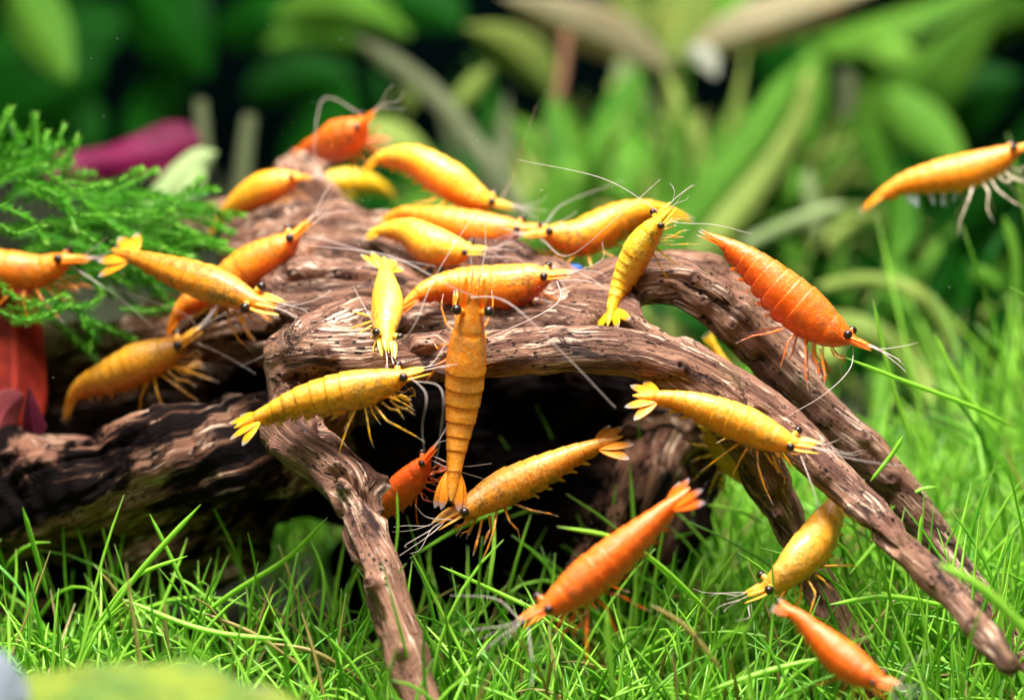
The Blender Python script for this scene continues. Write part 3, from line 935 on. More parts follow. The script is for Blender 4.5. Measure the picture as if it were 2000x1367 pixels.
    # walking legs: two clawed pairs folded forward, three long pairs
    ld = np.zeros(3) if legdir is None else (RGT * legdir[0] + UPV * legdir[1] + FWD * legdir[2])
    for sgn, on in ((-1, legs[0]), (1, legs[1])):
        if not on:
            continue
        for q in range(5):
            t0 = 0.215 + 0.042 * q
            f, u, s_ = dirs(t0)
            p0 = at(t0, -0.080 * fat, sgn * 0.035)
            if q < 2:
                a = p0 + L * (f * r.uniform(0.02, 0.05) - u * r.uniform(0.035, 0.06) + s_ * sgn * r.uniform(0.0, 0.03))
                b = a + L * (f * r.uniform(0.03, 0.06) - u * r.uniform(0.0, 0.04) + s_ * sgn * r.uniform(-0.01, 0.03))
                c = b + L * (f * r.uniform(0.01, 0.04) - u * r.uniform(0.02, 0.05)) + ld * L * 0.02
                rad = np.array([.0085, .0070, .0070, .0066, .0080, .0085, .0070, .003])
            else:
                sw = (q - 3) * -0.05
                a = p0 + L * (f * (sw + r.uniform(-0.02, 0.03)) - u * r.uniform(0.03, 0.055) + s_ * sgn * r.uniform(0.04, 0.075)) + ld * L * 0.02
                b = a + L * (f * (sw * 1.3 + r.uniform(-0.03, 0.03)) - u * r.uniform(0.045, 0.075) + s_ * sgn * r.uniform(0.01, 0.04)) + ld * L * 0.035
                c = b + L * (f * (sw * 0.8 + r.uniform(-0.01, 0.03)) - u * r.uniform(0.04, 0.06) + s_ * sgn * r.uniform(-0.015, 0.015)) + ld * L * 0.03
                rad = np.array([.0085, .0074, .0066, .0062, .0056, .0048, .0038, .0015])
            seq = np.array([p0, p0 * .5 + a * .5, a * .93 + p0 * .07, a * .9 + b * .1, a * .5 + b * .5, b * .93 + a * .07, b * .6 + c * .4, c])
            v, ff = sweep(seq, rad * L, rad * L, anyside([p0, c]), 6)
            xl = np.linspace(0.0, 1.0, 8)
            part('walking_leg', v, ff, limb, root, {'along': np.repeat(xl, 6)})
    # swimmerets under the abdomen
    for q in range(5):
        t0 = 0.47 + 0.07 * q
        f, u, s_ = dirs(t0)
        lw = float(np.interp(t0, PROF_T, PROF_BOT)) * fat
        for sgn in (-1, 1):
            p0 = at(t0, lw + 0.012, sgn * 0.022)
            ln = L * (0.062 if not swim else swim * r.uniform(0.07, 0.11))
            x = np.linspace(0, 1, 7)
            d = nrm(-u * (0.75 if not swim else 1.0) - f * (0.75 if not swim else r.uniform(-0.3, 0.6)))
            v, ff = sweep(p0 + np.outer(x, d) * ln, L * np.array([.007, .010, .012, .012, .010, .007, .001]), L * 0.003 * np.ones(7), f, 6)
            part('swimmeret', v, ff, M_CLEAR if swim else limb, root, {'along': np.repeat(x * 0.5, 6)})
    return root

YEL = dict(top=(0.92, 0.52, 0.022), bot=(0.88, 0.29, 0.004))
GOLD = dict(top=(0.90, 0.44, 0.012), bot=(0.88, 0.24, 0.004))
AMB = dict(top=(0.86, 0.36, 0.016), bot=(0.84, 0.19, 0.005))
ORG = dict(top=(0.90, 0.21, 0.008), bot=(0.88, 0.10, 0.004))
RED = dict(top=(0.80, 0.13, 0.008), bot=(0.78, 0.065, 0.004))
LEMON = dict(top=(0.90, 0.66, 0.06), bot=(0.88, 0.45, 0.012))

shrimp(1, [(738, 222, 3.5), (712, 242, 3.6), (680, 264, 3.8), (640, 284, 4.3), (584, 286, 4.9)], 'bright orange shrimp perched highest, on the knob, facing the viewer',
       roll=22, hint=(0, 1), **ORG, fat=1.4, legdir=(0.2, -0.8, 0), fleck=0.3, ants=[[(640, 190, 4.4), (618, 240, 3.6), (612, 330, 3.2)], [(735, 250, 4.2), (760, 290, 4.0)]])
shrimp(2, [(612, 352, 3.6), (570, 352, 3.7), (520, 366, 3.8), (462, 402, 4.0), (405, 455, 4.2)], 'hunched yellow shrimp on the rear log with pale feelers at its face', roll=12, **GOLD, fat=1.2,
       fan=0.35, legdir=(0.4, -0.3, 0), swim=0)
shrimp(3, [(600, 352, 6.8), (650, 352, 6.9), (710, 355, 7.1), (750, 370, 7.3), (772, 388, 7.5)], 'blurred plain yellow shrimp behind the legs of the topmost orange one', roll=5, top=(0.85, 0.62, 0.012), bot=(0.80, 0.52, 0.008),
       fat=1.1, fan=0.3, eyes=False, olive=0.1)
shrimp(4, [(1005, 412, 3.0), (940, 392, 3.0), (875, 350, 3.1), (810, 312, 3.3), (755, 308, 3.5), (706, 328, 3.7)], 'large yellow shrimp with pale back arching against the blurred green leaves', roll=18, **YEL,
       fat=1.05, fan=0.35, fleck=0.8, ants=[[(1000, 350, 3.0), (1022, 280, 2.6), (1048, 205, 2.4)], [(1020, 440, 3.2), (1040, 470, 3.0)]])
shrimp(5, [(1062, 452, 2.1), (1000, 450, 2.2), (930, 450, 2.3), (850, 432, 2.5), (790, 418, 2.7), (742, 428, 2.8)], 'orange yellow shrimp behind another, its head meeting the left-facing shrimp', roll=28, top=(0.92, 0.33, 0.008), bot=(0.90, 0.11, 0.004),
       fat=1.15, fan=0.4, legdir=(0, -0.6, 0), fleck=0.4)
shrimp(6, [(952, 494, 1.35), (890, 490, 1.5), (840, 478, 1.6), (790, 452, 1.9), (718, 452, 2.2)], 'plump pale yellow shrimp in front of the orange yellow one on the hump', clear=0.30, roll=34, top=(0.92, 0.62, 0.035), bot=(0.88, 0.33, 0.006),
       fat=1.38, fan=0.5, fleck=0.9)
shrimp(7, [(1018, 466, 1.7), (1080, 460, 1.8), (1140, 462, 1.9), (1210, 428, 2.1), (1270, 412, 2.3), (1345, 420, 2.5)], 'yellow shrimp facing left, its tail behind the upright golden shrimp', clear=0.40, roll=14, **GOLD,
       fat=1.08, fan=0.4, olive=0.6, ants=[[(1110, 500, 0.6), (1200, 430, 0.2), (1290, 350, 0.4)], [(1052, 380, 1.0), (1060, 372, 0.8)]], legdir=(0.1, -0.3, 0))
shrimp(8, [(1318, 402, 0.0), (1296, 425, 0.0), (1258, 470, 0.1), (1222, 540, 0.2), (1200, 590, 0.1), (1186, 640, -0.1)], 'golden shrimp with head raised, tail fan spread on the pale branch', clear=0.25, roll=48, hint=(-1, 0.5), top=(0.90, 0.60, 0.014), bot=(0.86, 0.36, 0.004),
       fat=1.12, fan=1.5, fleck=1.0, olive=0.5, legs=(1, 1), ants=[[(1180, 350, 0.2), (1010, 312, 0.6)], [(1330, 436, -0.5), (1400, 440, -0.8), (1470, 458, -1.0)]], legdir=(0.8, -0.5, 0))
shrimp(9, [(757, 702, -0.9), (752, 650, -0.6), (756, 600, -0.2), (752, 552, 0.4), (750, 500, 1.0)], 'pale lemon shrimp seen from above, head down towards a striped shrimp', clear=0.35, roll=66, hint=(0.2, 1), **LEMON,
       fat=1.0, fan=1.1, fleck=1.0, olive=0.5, ants=[[(735, 640, -1.4), (690, 560, -1.0)], [(800, 650, -1.6), (850, 540, -1.4), (925, 420, -1.0)]], legdir=(0, -0.3, 0))
shrimp(10, [(1118, 540, 0.5), (1050, 545, 0.6), (980, 562, 0.7), (900, 560, 0.8), (840, 566, 0.65), (776, 602, 0.55)], 'orange shrimp with yellow back and dark patch behind its eye on the hump', clear=0.28, roll=25, top=(0.92, 0.38, 0.012), bot=(0.90, 0.11, 0.004),
       fat=1.28, fan=0.3, fleck=0.7, olive=0.6, legdir=(0.3, -0.5, 0), ants=[[(1090, 590, -0.3), (1000, 640, -0.6), (870, 690, -0.8)], [(1150, 550, 0), (1210, 575, 0)]])
shrimp(11, [(928, 540, -1.15), (920, 610, -1.05), (912, 690, -0.95), (903, 790, -0.9), (890, 890, -1.0), (880, 985, -1.2)], 'long amber shrimp hanging upright in the middle, head up, seen from behind', clear=0.25, roll=82, hint=(1, 0), top=(0.92, 0.36, 0.020), bot=(0.92, 0.22, 0.008),
       fat=0.98, fan=0.4, fleck=0.6, olive=0.35, ants=[[(990, 590, -1.9), (1100, 690, -2.1), (1202, 796, -2.2)], [(880, 560, -1.9), (760, 500, -1.8), (590, 478, -1.2)]], legdir=(0, -0.3, 0))
shrimp(12, [(838, 728, -1.1), (775, 742, -1.2), (690, 762, -1.2), (600, 782, -1.2), (530, 806, -1.2), (452, 838, -1.2)], 'translucent lemon yellow shrimp with spread tail above the forked stick', roll=28, top=(0.80, 0.46, 0.016), bot=(0.84, 0.38, 0.008), clear=0.55,
       fat=1.0, fan=1.35, fleck=0.6, olive=0.55, ants=[[(832, 770, -2.2), (825, 830, -2.2), (828, 880, -2.2)], [(862, 760, -2.2), (860, 850, -2.2), (845, 930, -2.1)]], legdir=(0.1, -0.4, 0))
shrimp(13, [(552, 606, 0.5), (500, 592, 0.6), (430, 562, 0.9), (350, 535, 1.2), (275, 507, 1.5), (214, 486, 1.8)], 'amber shrimp seen from above with dark back stripe and fanned tail over moss', clear=0.35, roll=58, hint=(0.3, 1), top=(0.84, 0.38, 0.014), bot=(0.84, 0.25, 0.006),
       fat=0.95, fan=1.3, olive=0.6, stripe=0.8, ants=[[(548, 640, 1.2), (520, 690, 0.9), (470, 715, 0.7)], [(580, 590, 1.3), (600, 560, 1.2)]])
shrimp(14, [(616, 432, 1.8), (560, 478, 1.8), (490, 520, 1.9), (420, 570, 2.0), (365, 595, 2.0), (322, 655, 2.1)], 'orange shrimp with raised snout and curled tail behind the striped-back one', clear=0.28, roll=18, top=(0.88, 0.34, 0.012), bot=(0.86, 0.17, 0.006),
       fat=1.05, fan=0.2, olive=0.3, ants=[[(640, 420, 2.2), (690, 410, 2.0)], [(640, 470, 2.0), (740, 500, 1.6), (850, 520, 1.2)]], legdir=(0.5, -0.3, 0))
shrimp(15, [(180, 514, 2.0), (125, 514, 2.1), (60, 530, 2.2), (-40, 520, 2.3), (-130, 530, 2.4), (-200, 560, 2.5)], 'orange shrimp cut by the left edge, standing on moss sprigs', roll=14, top=(0.88, 0.32, 0.014), bot=(0.86, 0.20, 0.006), fat=0.9, fan=0.4,
       ants=[[(190, 480, 1.9), (210, 462, 1.8)], [(230, 580, 1.7), (300, 640, 1.5)]])
shrimp(16, [(398, 645, 1.6), (345, 680, 1.6), (280, 705, 1.7), (215, 735, 1.9), (160, 758, 2.1), (122, 808, 2.3)], 'dusky yellow shrimp over the black hollow beside the red leaf', clear=0.30, roll=24, top=(0.74, 0.38, 0.014), bot=(0.76, 0.26, 0.006),
       fat=1.08, fan=0.3, ants=[[(430, 690, 1.2), (500, 730, 1.0)], [(370, 620, 1.4), (215, 560, 1.8)]], legdir=(0.2, -0.5, 0))
shrimp(17, [(858, 872, -0.7), (818, 918, -0.6), (775, 965, -0.4), (725, 1010, -0.2), (690, 1040, 0.0)], 'deep red orange shrimp half hidden behind the forked stick', roll=20, **RED, fat=1.05, fan=0.4, fleck=0.2, olive=0.1,
       ants=[[(900, 910, -0.8), (960, 905, -0.6)], [(880, 915, -0.9), (945, 935, -0.8)]])
shrimp(18, [(852, 1032, -1.1), (900, 1000, -1.0), (975, 958, -0.8), (1060, 918, -0.7), (1140, 880, -0.6), (1222, 850, -0.5)], 'brown mottled golden shrimp hovering before the dark hollow, head low', clear=0.40, roll=38, top=(0.82, 0.38, 0.040), bot=(0.84, 0.20, 0.005),
       fat=0.92, fan=1.3, fleck=0.7, olive=1.2, ants=[[(835, 1010, -1.3), (810, 985, -1.4)], [(845, 1040, -1.3), (780, 1085, -1.4)]], legs=(1, 1))
shrimp(19, [(1702, 688, -0.5), (1650, 662, -0.4), (1590, 622, -0.3), (1520, 562, -0.2), (1460, 508, -0.1), (1376, 452, 0.0)], 'vivid orange shrimp with clear ring joints standing on the upper right branch', clear=0.28, roll=12, hint=(0.5, 1), top=(0.92, 0.22, 0.008), bot=(0.90, 0.13, 0.004),
       fat=1.2, fan=0.25, fleck=0.45, olive=0.35, ants=[[(1660, 720, -0.7), (1610, 770, -0.9), (1540, 812, -1.0)], [(1640, 700, -0.4), (1650, 760, -0.3)]], legdir=(-0.2, -0.6, 0))
shrimp(20, [(1602, 880, -1.6), (1540, 866, -1.5), (1460, 832, -1.35), (1380, 800, -1.3), (1310, 780, -1.2), (1230, 772, -1.1)], 'bright amber yellow shrimp crossing the lower branch with fan tail open', clear=0.28, roll=42, hint=(0.2, 1), top=(0.90, 0.47, 0.020), bot=(0.88, 0.25, 0.006),
       fat=1.0, fan=1.4, fleck=0.7, olive=0.3, ants=[[(1660, 895, -2.2), (1760, 910, -2.4)], [(1590, 960, -2.2), (1600, 1010, -2.3)]], legdir=(0, -0.4, 0))
shrimp(21, [(1018, 1222, -3.2), (1075, 1185, -3.1), (1150, 1128, -3.0), (1230, 1060, -2.9), (1290, 1005, -2.8), (1352, 948, -2.7)], 'big orange shrimp in the grass, tail fan pointing up right', roll=34, hint=(-0.5, 1), top=(0.92, 0.20, 0.008), bot=(0.90, 0.11, 0.004),
       fat=1.02, fan=1.1, fleck=0.3, olive=0.2, antlen=0.5, legdir=(0.2, -0.5, 0))
shrimp(22, [(1455, 1172, -1.7), (1500, 1150, -1.75), (1550, 1105, -1.7), (1597, 1050, -1.4), (1630, 992, -0.9), (1660, 938, -0.4)], 'dull yellow shrimp whose tail passes behind the thin twig', roll=36, hint=(-0.5, 1), top=(0.84, 0.46, 0.045), bot=(0.80, 0.33, 0.012),
       fat=1.0, fan=0.4, fleck=0.6, olive=0.5, antlen=0.6)
shrimp(23, [(1752, 1345, -4.2), (1700, 1322, -4.0), (1650, 1290, -3.8), (1595, 1240, -3.6), (1560, 1205, -3.5), (1520, 1178, -3.4)], 'orange shrimp low in the bottom right grass, under the dull yellow one', roll=46, hint=(0.6, 1), top=(0.92, 0.20, 0.008), bot=(0.90, 0.12, 0.004),
       fat=1.3, fan=0.4, olive=0.15, fleck=0.2, antlen=0.5)
shrimp(24, [(2030, 285, 3.2), (1965, 305, 3.2), (1900, 330, 3.3), (1830, 345, 3.4), (1760, 362, 3.5), (1682, 406, 3.6)], 'orange shrimp swimming free at the upper right edge, swimmerets hanging', roll=8, top=(0.88, 0.37, 0.016), bot=(0.86, 0.30, 0.006),
       fat=0.95, fan=0.3, swim=1.0, legdir=(0, -0.8, 0))
shrimp(25, [(1464, 972, 1.0), (1442, 925, 1.0), (1415, 880, 1.0), (1390, 800, 1.1), (1375, 700, 1.3)], 'yellow shrimp head down behind the branches, mostly hidden', roll=10, hint=(1, 0.3), top=(0.80, 0.52, 0.02), bot=(0.76, 0.45, 0.01), fat=0.95, fan=0.4,
       legdir=(-0.5, -0.2, 0), ants=[[(1500, 960, 0.8), (1540, 1050, 0.5)], [(1440, 990, 0.8), (1400, 1000, 0.6)]])
shrimp(26, [(1470, 850, 2.2), (1450, 800, 2.2), (1425, 740, 2.2), (1405, 700, 2.2), (1385, 650, 2.2)], 'yellow shrimp behind the branches showing only its tail in the gap', roll=30, hint=(1, 0), top=(0.76, 0.50, 0.02), bot=(0.74, 0.36, 0.01), fat=1.0, fan=0.7)

# ------------------------------------------------------------------ leaves and plants behind
def leaf(root, path, wpx, mat, tilt=0.3, shape='lance', name='leaf', wave=0.0, thick=0.012, roll=0.0):
    """a leaf along a path of (px, py, depth); wpx = full width in photograph pixels"""
    Y = path[0][2]
    n = 18
    p = spline(PP(path), n)
    x = np.linspace(0, 1, n)
    w = 0.5 * wpx * pxcm(Y)
    if shape == 'lance':
        prof = np.clip(np.sin(np.pi * np.clip(x ** 0.85 * 0.97 + 0.02, 0, 1)) ** 1.05, 0.012, 1)
    elif shape == 'strap':
        prof = np.minimum(1, (1 - x) * 7 + 0.02) * np.minimum(1, 0.6 + x * 3)
    elif shape == 'broad':
        prof = np.clip(np.sin(np.pi * np.clip(x ** 0.8 * 0.96 + 0.03, 0, 1)) ** 0.75, 0.02, 1)
    elif shape == 'point':
        prof = np.clip((1 - x) ** 0.8 * np.minimum(1, x * 5 + 0.3), 0.01, 1)
    elif shape == 'wedge':
        prof = np.interp(x, [0, 0.25, 0.45, 0.8, 0.93, 1], [0.95, 0.8, 0.78, 1.3, 1.15, 0.6])
    elif shape == 'rag':
        prof = np.interp(x, [0, 0.1, 0.4, 0.8, 0.95, 1], [0.85, 0.95, 1.05, 1.15, 1.0, 0.75])
    else:
        prof = np.ones(n)
    T = nrm(np.gradient(p, axis=0))
    Vw = nrm(CAM - p[n // 2])
    side = nrm(np.cross(T, Vw))
    nn = nrm(np.cross(side, T))
    side = nrm(side * math.cos(tilt) + nn * math.sin(tilt))
    nn = nrm(np.cross(side, T))
    m = 11
    u = np.linspace(-1, 1, m)
    V = []
    for sgn in (1, -1):
        off = side[:, None] * (u[None, :, None] * (prof * w)[:, None, None])
        bend = (-0.34 * np.abs(u)[None, :] * prof[:, None] * w + wave * w * np.sin(x * 9 + 1)[:, None] * (np.abs(u) ** 2)[None, :])
        th = thick * (1 - np.abs(u) ** 2 * 0.9)
        V.append(p[:, None] + off + nn[:, None] * (bend + sgn * th[None, :])[..., None])
    V = np.stack(V).reshape(-1, 3)
    i = np.arange(n - 1)[:, None] * m + np.arange(m - 1)[None, :]
    f0 = np.stack([i, i + 1, i + m + 1, i + m], -1).reshape(-1, 4)
    N_ = n * m
    b0 = np.concatenate([np.arange(n - 1) * m])
    e1 = np.stack([b0, b0 + m, b0 + m + N_, b0 + N_], 1)
    b1 = b0 + m - 1
    e2 = np.stack([b1, b1 + N_, b1 + m + N_, b1 + m], 1)
    F = np.vstack([f0, f0[:, ::-1] + N_, e1, e2])
    return part(name, V, F, mat, root, {'across': np.tile(np.abs(u), 2 * n)})

def stem(root, path, wpx, mat):
    p = spline(PP(path), 16)
    w = 0.5 * wpx * pxcm(path[0][2])
    v, f = sweep(p, w * np.linspace(1, 0.75, 16), w * np.linspace(1, 0.75, 16), anyside(p), 8)
    return part('stem', v, f, mat, root)

G_TAN = mat_leaf('tan_leaf', (0.55, 0.46, 0.26), (0.75, 0.66, 0.42), 0.4, 0.35, 0.5)
G_OLV = mat_leaf('olive_leaf', (0.20, 0.30, 0.06), (0.36, 0.46, 0.10), 0.4, 0.35, 0.5)
G_MID = mat_leaf('green_leaf', (0.05, 0.18, 0.012), (0.13, 0.31, 0.03), 0.4, 0.35, 0.4)
G_BRI = mat_leaf('bright_leaf', (0.09, 0.28, 0.02), (0.20, 0.44, 0.05), 0.4, 0.4, 0.4)
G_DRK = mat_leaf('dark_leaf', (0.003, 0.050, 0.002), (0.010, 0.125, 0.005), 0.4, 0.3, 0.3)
G_PAL = mat_leaf('pale_leaf', (0.27, 0.37, 0.14), (0.40, 0.50, 0.22), 0.4, 0.35, 0.6)
G_GRY = mat_leaf('grey_stalk', (0.08, 0.10, 0.045), (0.15, 0.17, 0.085), 0.5, 0.3, 0.6)
G_RBR = mat_leaf('red_stem', (0.20, 0.09, 0.06), (0.34, 0.17, 0.10), 0.5, 0.1, 0.8)
G_MAG = mat_leaf('magenta_leaf', (0.085, 0.003, 0.024), (0.19, 0.008, 0.060), 0.35, 0.3, 0.9)
G_RED = mat_leaf('red_leaf', (0.15, 0.010, 0.006), (0.34, 0.034, 0.014), 0.35, 0.2, 1.6)
G_PNK = mat_leaf('pink_leaf', (0.22, 0.035, 0.04), (0.40, 0.09, 0.10), 0.35, 0.3, 1.0)
G_PUR = mat_leaf('purple_leaf', (0.10, 0.010, 0.028), (0.19, 0.03, 0.06), 0.4, 0.2, 2.5)
G_WHT = mat_leaf('white_leaf', (0.28, 0.30, 0.22), (0.42, 0.43, 0.34), 0.5, 0.3, 0.6)

# tall stem plant, upper right of centre
a = thing('stem_plant', P(1280, 620, 20), 'tall stem plant with long tan and olive leaves behind the driftwood', 'plant')
leaf(a, [(1100, 200, 19), (1000, 100, 18.5), (905, 50, 18)], 95, G_OLV, 0.4)
leaf(a, [(1310, 140, 20), (1140, 60, 19), (975, -10, 18)], 110, G_TAN, 0.5)
leaf(a, [(1335, 115, 18.5), (1500, 50, 17.5), (1740, -30, 17)], 100, G_TAN, -0.4)
leaf(a, [(1310, 120, 20), (1330, 20, 20), (1350, -120, 20)], 130, G_OLV, 0.2)
leaf(a, [(1300, 140, 21), (1220, 40, 21), (1190, -90, 21)], 100, G_OLV, 0.6)
leaf(a, [(1340, 130, 20), (1420, 20, 20), (1470, -80, 20)], 90, G_BRI, 0.3)
leaf(a, [(1345, 95, 17), (1380, 112, 16.8), (1398, 150, 16.6)], 44, G_WHT, 0.2, 'broad')
leaf(a, [(1210, 110, 19.5), (1250, 200, 19.5), (1265, 280, 19.5)], 80, G_PAL, 0.6)
stem(a, [(1320, 120, 20.5), (1300, 320, 20.5), (1260, 620, 20)], 26, G_OLV)
stem(a, [(1108, 60, 18), (1092, 180, 18), (1058, 275, 18)], 20, G_RBR)
b = thing('stem_plant', P(1180, 640, 17), 'leafy bright green plant with drooping leaves just behind the shrimp', 'plant')
for path, w, m in [([(1250, 130, 19), (1200, 290, 18), (1130, 470, 17.5)], 110, G_MID), ([(1080, 180, 18), (1120, 300, 17.5), (1170, 450, 17)], 95, G_MID),
                   ([(1180, 230, 18), (1240, 330, 17.5), (1260, 480, 17)], 120, G_BRI), ([(1370, 220, 18), (1300, 330, 17.5), (1230, 430, 17)], 90, G_OLV),
                   ([(1000, 230, 18.5), (1060, 320, 18), (1100, 430, 18)], 70, G_BRI), ([(1120, 300, 17), (1130, 400, 16.5), (1170, 500, 16)], 120, G_BRI),
                   ([(1440, 180, 19), (1420, 260, 18.5), (1330, 340, 18)], 70, G_MID), ([(1300, 260, 17.5), (1340, 380, 17), (1330, 500, 17)], 100, G_MID)]:
    leaf(b, path, w, m, rng.uniform(-0.6, 0.6))
stem(b, [(1200, 160, 19), (1200, 400, 18.5), (1180, 640, 17.5)], 22, G_OLV)
c = thing('strap_leaf_plant', P(1300, 700, 15), 'long green strap leaves leaning right behind the raised golden shrimp', 'plant')
for path, w, m in [([(1250, 560, 14), (1360, 400, 14.5), (1480, 250, 15), (1570, 110, 15.5)], 66, G_MID), ([(1310, 560, 14), (1430, 420, 14.5), (1520, 290, 15), (1590, 130, 15.5)], 58, G_OLV),
                   ([(1340, 600, 15), (1470, 430, 16), (1560, 280, 17), (1600, 60, 18)], 70, G_MID), ([(1380, 620, 16), (1500, 520, 16), (1560, 420, 16.5)], 60, G_DRK),
                   ([(1500, 620, 16), (1530, 450, 17), (1540, 300, 18)], 80, G_MID), ([(1450, 480, 12), (1560, 430, 12), (1655, 400, 12)], 26, G_PAL), ([(1600, 460, 12.5), (1585, 390, 12.5), (1575, 330, 12.5)], 30, G_PAL)]:
    leaf(c, path, w, m, rng.uniform(-0.4, 0.4), 'strap')
d = thing('broad_leaf_plant', P(1800, 560, 22), 'dark green broad leaved plant in the upper right corner', 'plant')
for path, w, m in [([(1640, 330, 22), (1780, 150, 21), (1960, -40, 21)], 200, G_MID), ([(1560, 90, 22), (1700, 60, 21), (1960, -30, 21)], 80, G_MID), ([(1700, 60, 19), (1730, 90, 19), (1790, 110, 19)], 70, G_BRI),
                   ([(1740, 260, 24), (1850, 200, 23), (1990, 150, 23)], 190, G_DRK), ([(1640, 430, 24), (1650, 280, 24), (1640, 130, 24)], 150, G_DRK), ([(1700, 550, 23), (1850, 450, 23), (2040, 330, 23)], 220, G_DRK),
                   ([(1900, 560, 24), (1960, 400, 24), (2020, 250, 24)], 160, G_DRK), ([(1735, 180, 18), (1815, 250, 17.5), (1885, 330, 17)], 90, G_MID), ([(1560, 560, 22), (1610, 450, 22), (1650, 260, 22)], 130, G_DRK),
                   ([(1800, 40, 24), (1900, 60, 24), (2050, 20, 24)], 160, G_MID), ([(1500, 60, 24), (1560, 200, 24), (1540, 330, 24)], 130, G_DRK), ([(1640, 140, 17), (1655, 170, 17), (1650, 240, 17)], 40, G_GRY)]:
    leaf(d, path, w, m, rng.uniform(-0.7, 0.7), 'broad')
e = thing('strap_leaf_plant', P(1730, 760, 13), 'pale upright strap leaves and an arching tan leaf behind the orange shrimp', 'plant')
for path, w, m in [([(1715, 800, 10), (1735, 650, 11), (1760, 500, 11.5), (1765, 330, 12)], 62, G_MID), ([(1690, 250, 13), (1720, 330, 13), (1770, 450, 13)], 50, G_MID),
                   ([(1870, 690, 9), (1830, 610, 9), (1770, 562, 9), (1680, 548, 9.5), (1560, 575, 10)], 30, G_OLV), ([(1560, 640, 10), (1680, 640, 9), (1790, 720, 9), (1820, 800, 8.5)], 50, G_OLV),
                   ([(1700, 920, 6), (1720, 800, 6.3), (1735, 700, 6.6)], 34, G_BRI), ([(1990, 640, 6), (1985, 500, 6), (1960, 420, 6)], 22, G_BRI),
                   ([(1950, 560, 8), (1930, 540, 8), (1900, 530, 8)], 34, G_MID), ([(1620, 700, 11), (1590, 600, 12), (1545, 520, 12)], 60, G_OLV)]:
    leaf(e, path, w, m, rng.uniform(-0.3, 0.3), 'strap')
# middle and left rear
f_ = thing('stem_plant', P(900, 520, 18), 'drooping brown stalk with small olive leaves above the arching yellow shrimp', 'plant')
leaf(f_, [(1030, 430, 14), (930, 290, 15), (840, 180, 16), (690, 70, 17)], 42, G_GRY, 0.1, 'strap')
leaf(f_, [(700, 240, 16), (770, 270, 16), (860, 330, 16)], 76, G_OLV, 0.3)
leaf(f_, [(800, 150, 17), (800, 200, 17), (790, 235, 17)], 40, G_OLV, 0.3)
leaf(f_, [(960, 130, 17), (910, 190, 17), (870, 240, 17)], 44, G_OLV, 0.2)
leaf(f_, [(900, 430, 16), (970, 330, 16), (990, 180, 17)], 46, G_GRY, 0.2)
leaf(f_, [(740, 480, 15), (850, 420, 15), (960, 400, 15)], 120, G_MID, 0.3, 'broad')
leaf(f_, [(1000, 480, 14), (1060, 420, 14), (1110, 330, 14)], 110, G_MID, 0.3, 'broad')
stem(f_, [(870, 230, 18), (900, 400, 18), (900, 560, 18)], 22, G_GRY)
g_ = thing('broad_leaf_plant', P(120, 480, 26), 'shadowed dark green broad leaved plant in the upper left corner', 'plant')
for path, w, m in [([(20, -40, 20), (70, 50, 19.5), (135, 155, 19)], 120, G_MID), ([(-80, 330, 26), (60, 200, 25), (200, 130, 25)], 230, G_DRK), ([(250, -60, 26), (330, 60, 25), (400, 150, 25)], 200, G_DRK),
                   ([(420, 60, 25), (520, 30, 24), (620, 20, 24)], 120, G_DRK), ([(540, 40, 22), (680, 20, 21), (800, 70, 21)], 100, G_BRI), ([(480, 190, 27), (600, 150, 27), (700, 160, 27)], 100, G_DRK),
                   ([(-40, 120, 27), (120, 60, 27), (260, 40, 27)], 200, G_DRK), ([(760, -20, 24), (860, 20, 24), (900, 60, 24)], 120, G_DRK), ([(250, 280, 27), (310, 190, 27), (350, 90, 27)], 110, G_DRK),
                   ([(160, 330, 27), (100, 240, 27), (30, 180, 27)], 180, G_DRK), ([(560, 330, 27), (640, 240, 27), (700, 180, 27)], 110, G_DRK), ([(520, 90, 23), (620, 75, 23), (720, 100, 22)], 60, G_MID)]:
    leaf(g_, path, w, m, rng.uniform(-0.5, 0.5), 'broad')
br = np.random.default_rng(21)
def tuft(name, label, x0, x1, y0, Y0, Y1, n, ln, w, mats, spread=1.0, shape='lance', up=1.0, group=None):
    """a plant of many long leaves rising from the substrate"""
    r = thing(name, P(0.5 * (x0 + x1), y0, 0.5 * (Y0 + Y1)), label, 'plant', group)
    for k in range(n):
        Y = br.uniform(Y0, Y1); x = br.uniform(x0, x1)
        L = br.uniform(*ln); an = br.normal(0, 0.42 * spread); bd = br.normal(0, 0.35) + an * 0.6
        yb = y0 + br.uniform(-25, 25)
        pts = []
        for q in (0, 0.35, 0.7, 1.0):
            a_ = an + bd * q
            pts.append((x + math.sin(a_) * L * q, yb - math.cos(a_) * L * q * up, Y + br.uniform(-0.6, 0.6) * q))
        leaf(r, pts, br.uniform(*w), mats[int(br.integers(len(mats)))], br.uniform(-0.7, 0.7), shape)
    return r
tuft('strap_leaf_plant', 'low dark strap leaves at the far right behind the grass', 1760, 2060, 800, 9.5, 13, 34, (180, 420), (24, 46), [G_DRK, G_DRK, G_MID], 0.9)
tuft('strap_leaf_plant', 'dark narrow leaves between the orange shrimp and the arching tan leaf', 1480, 1780, 800, 11, 15, 34, (220, 470), (24, 48), [G_DRK, G_DRK, G_MID, G_OLV], 0.9)
tuft('strap_leaf_plant', 'narrow green leaves seen through the gap between the branches', 1250, 1500, 780, 10, 14, 26, (150, 330), (26, 46), [G_MID, G_OLV, G_DRK], 0.8)
tuft('stem_plant', 'slender olive green leaves fanning up behind the facing pair of shrimp', 1020, 1330, 560, 14, 20, 54, (180, 430), (22, 44), [G_MID, G_OLV, G_OLV, G_BRI], 1.1)
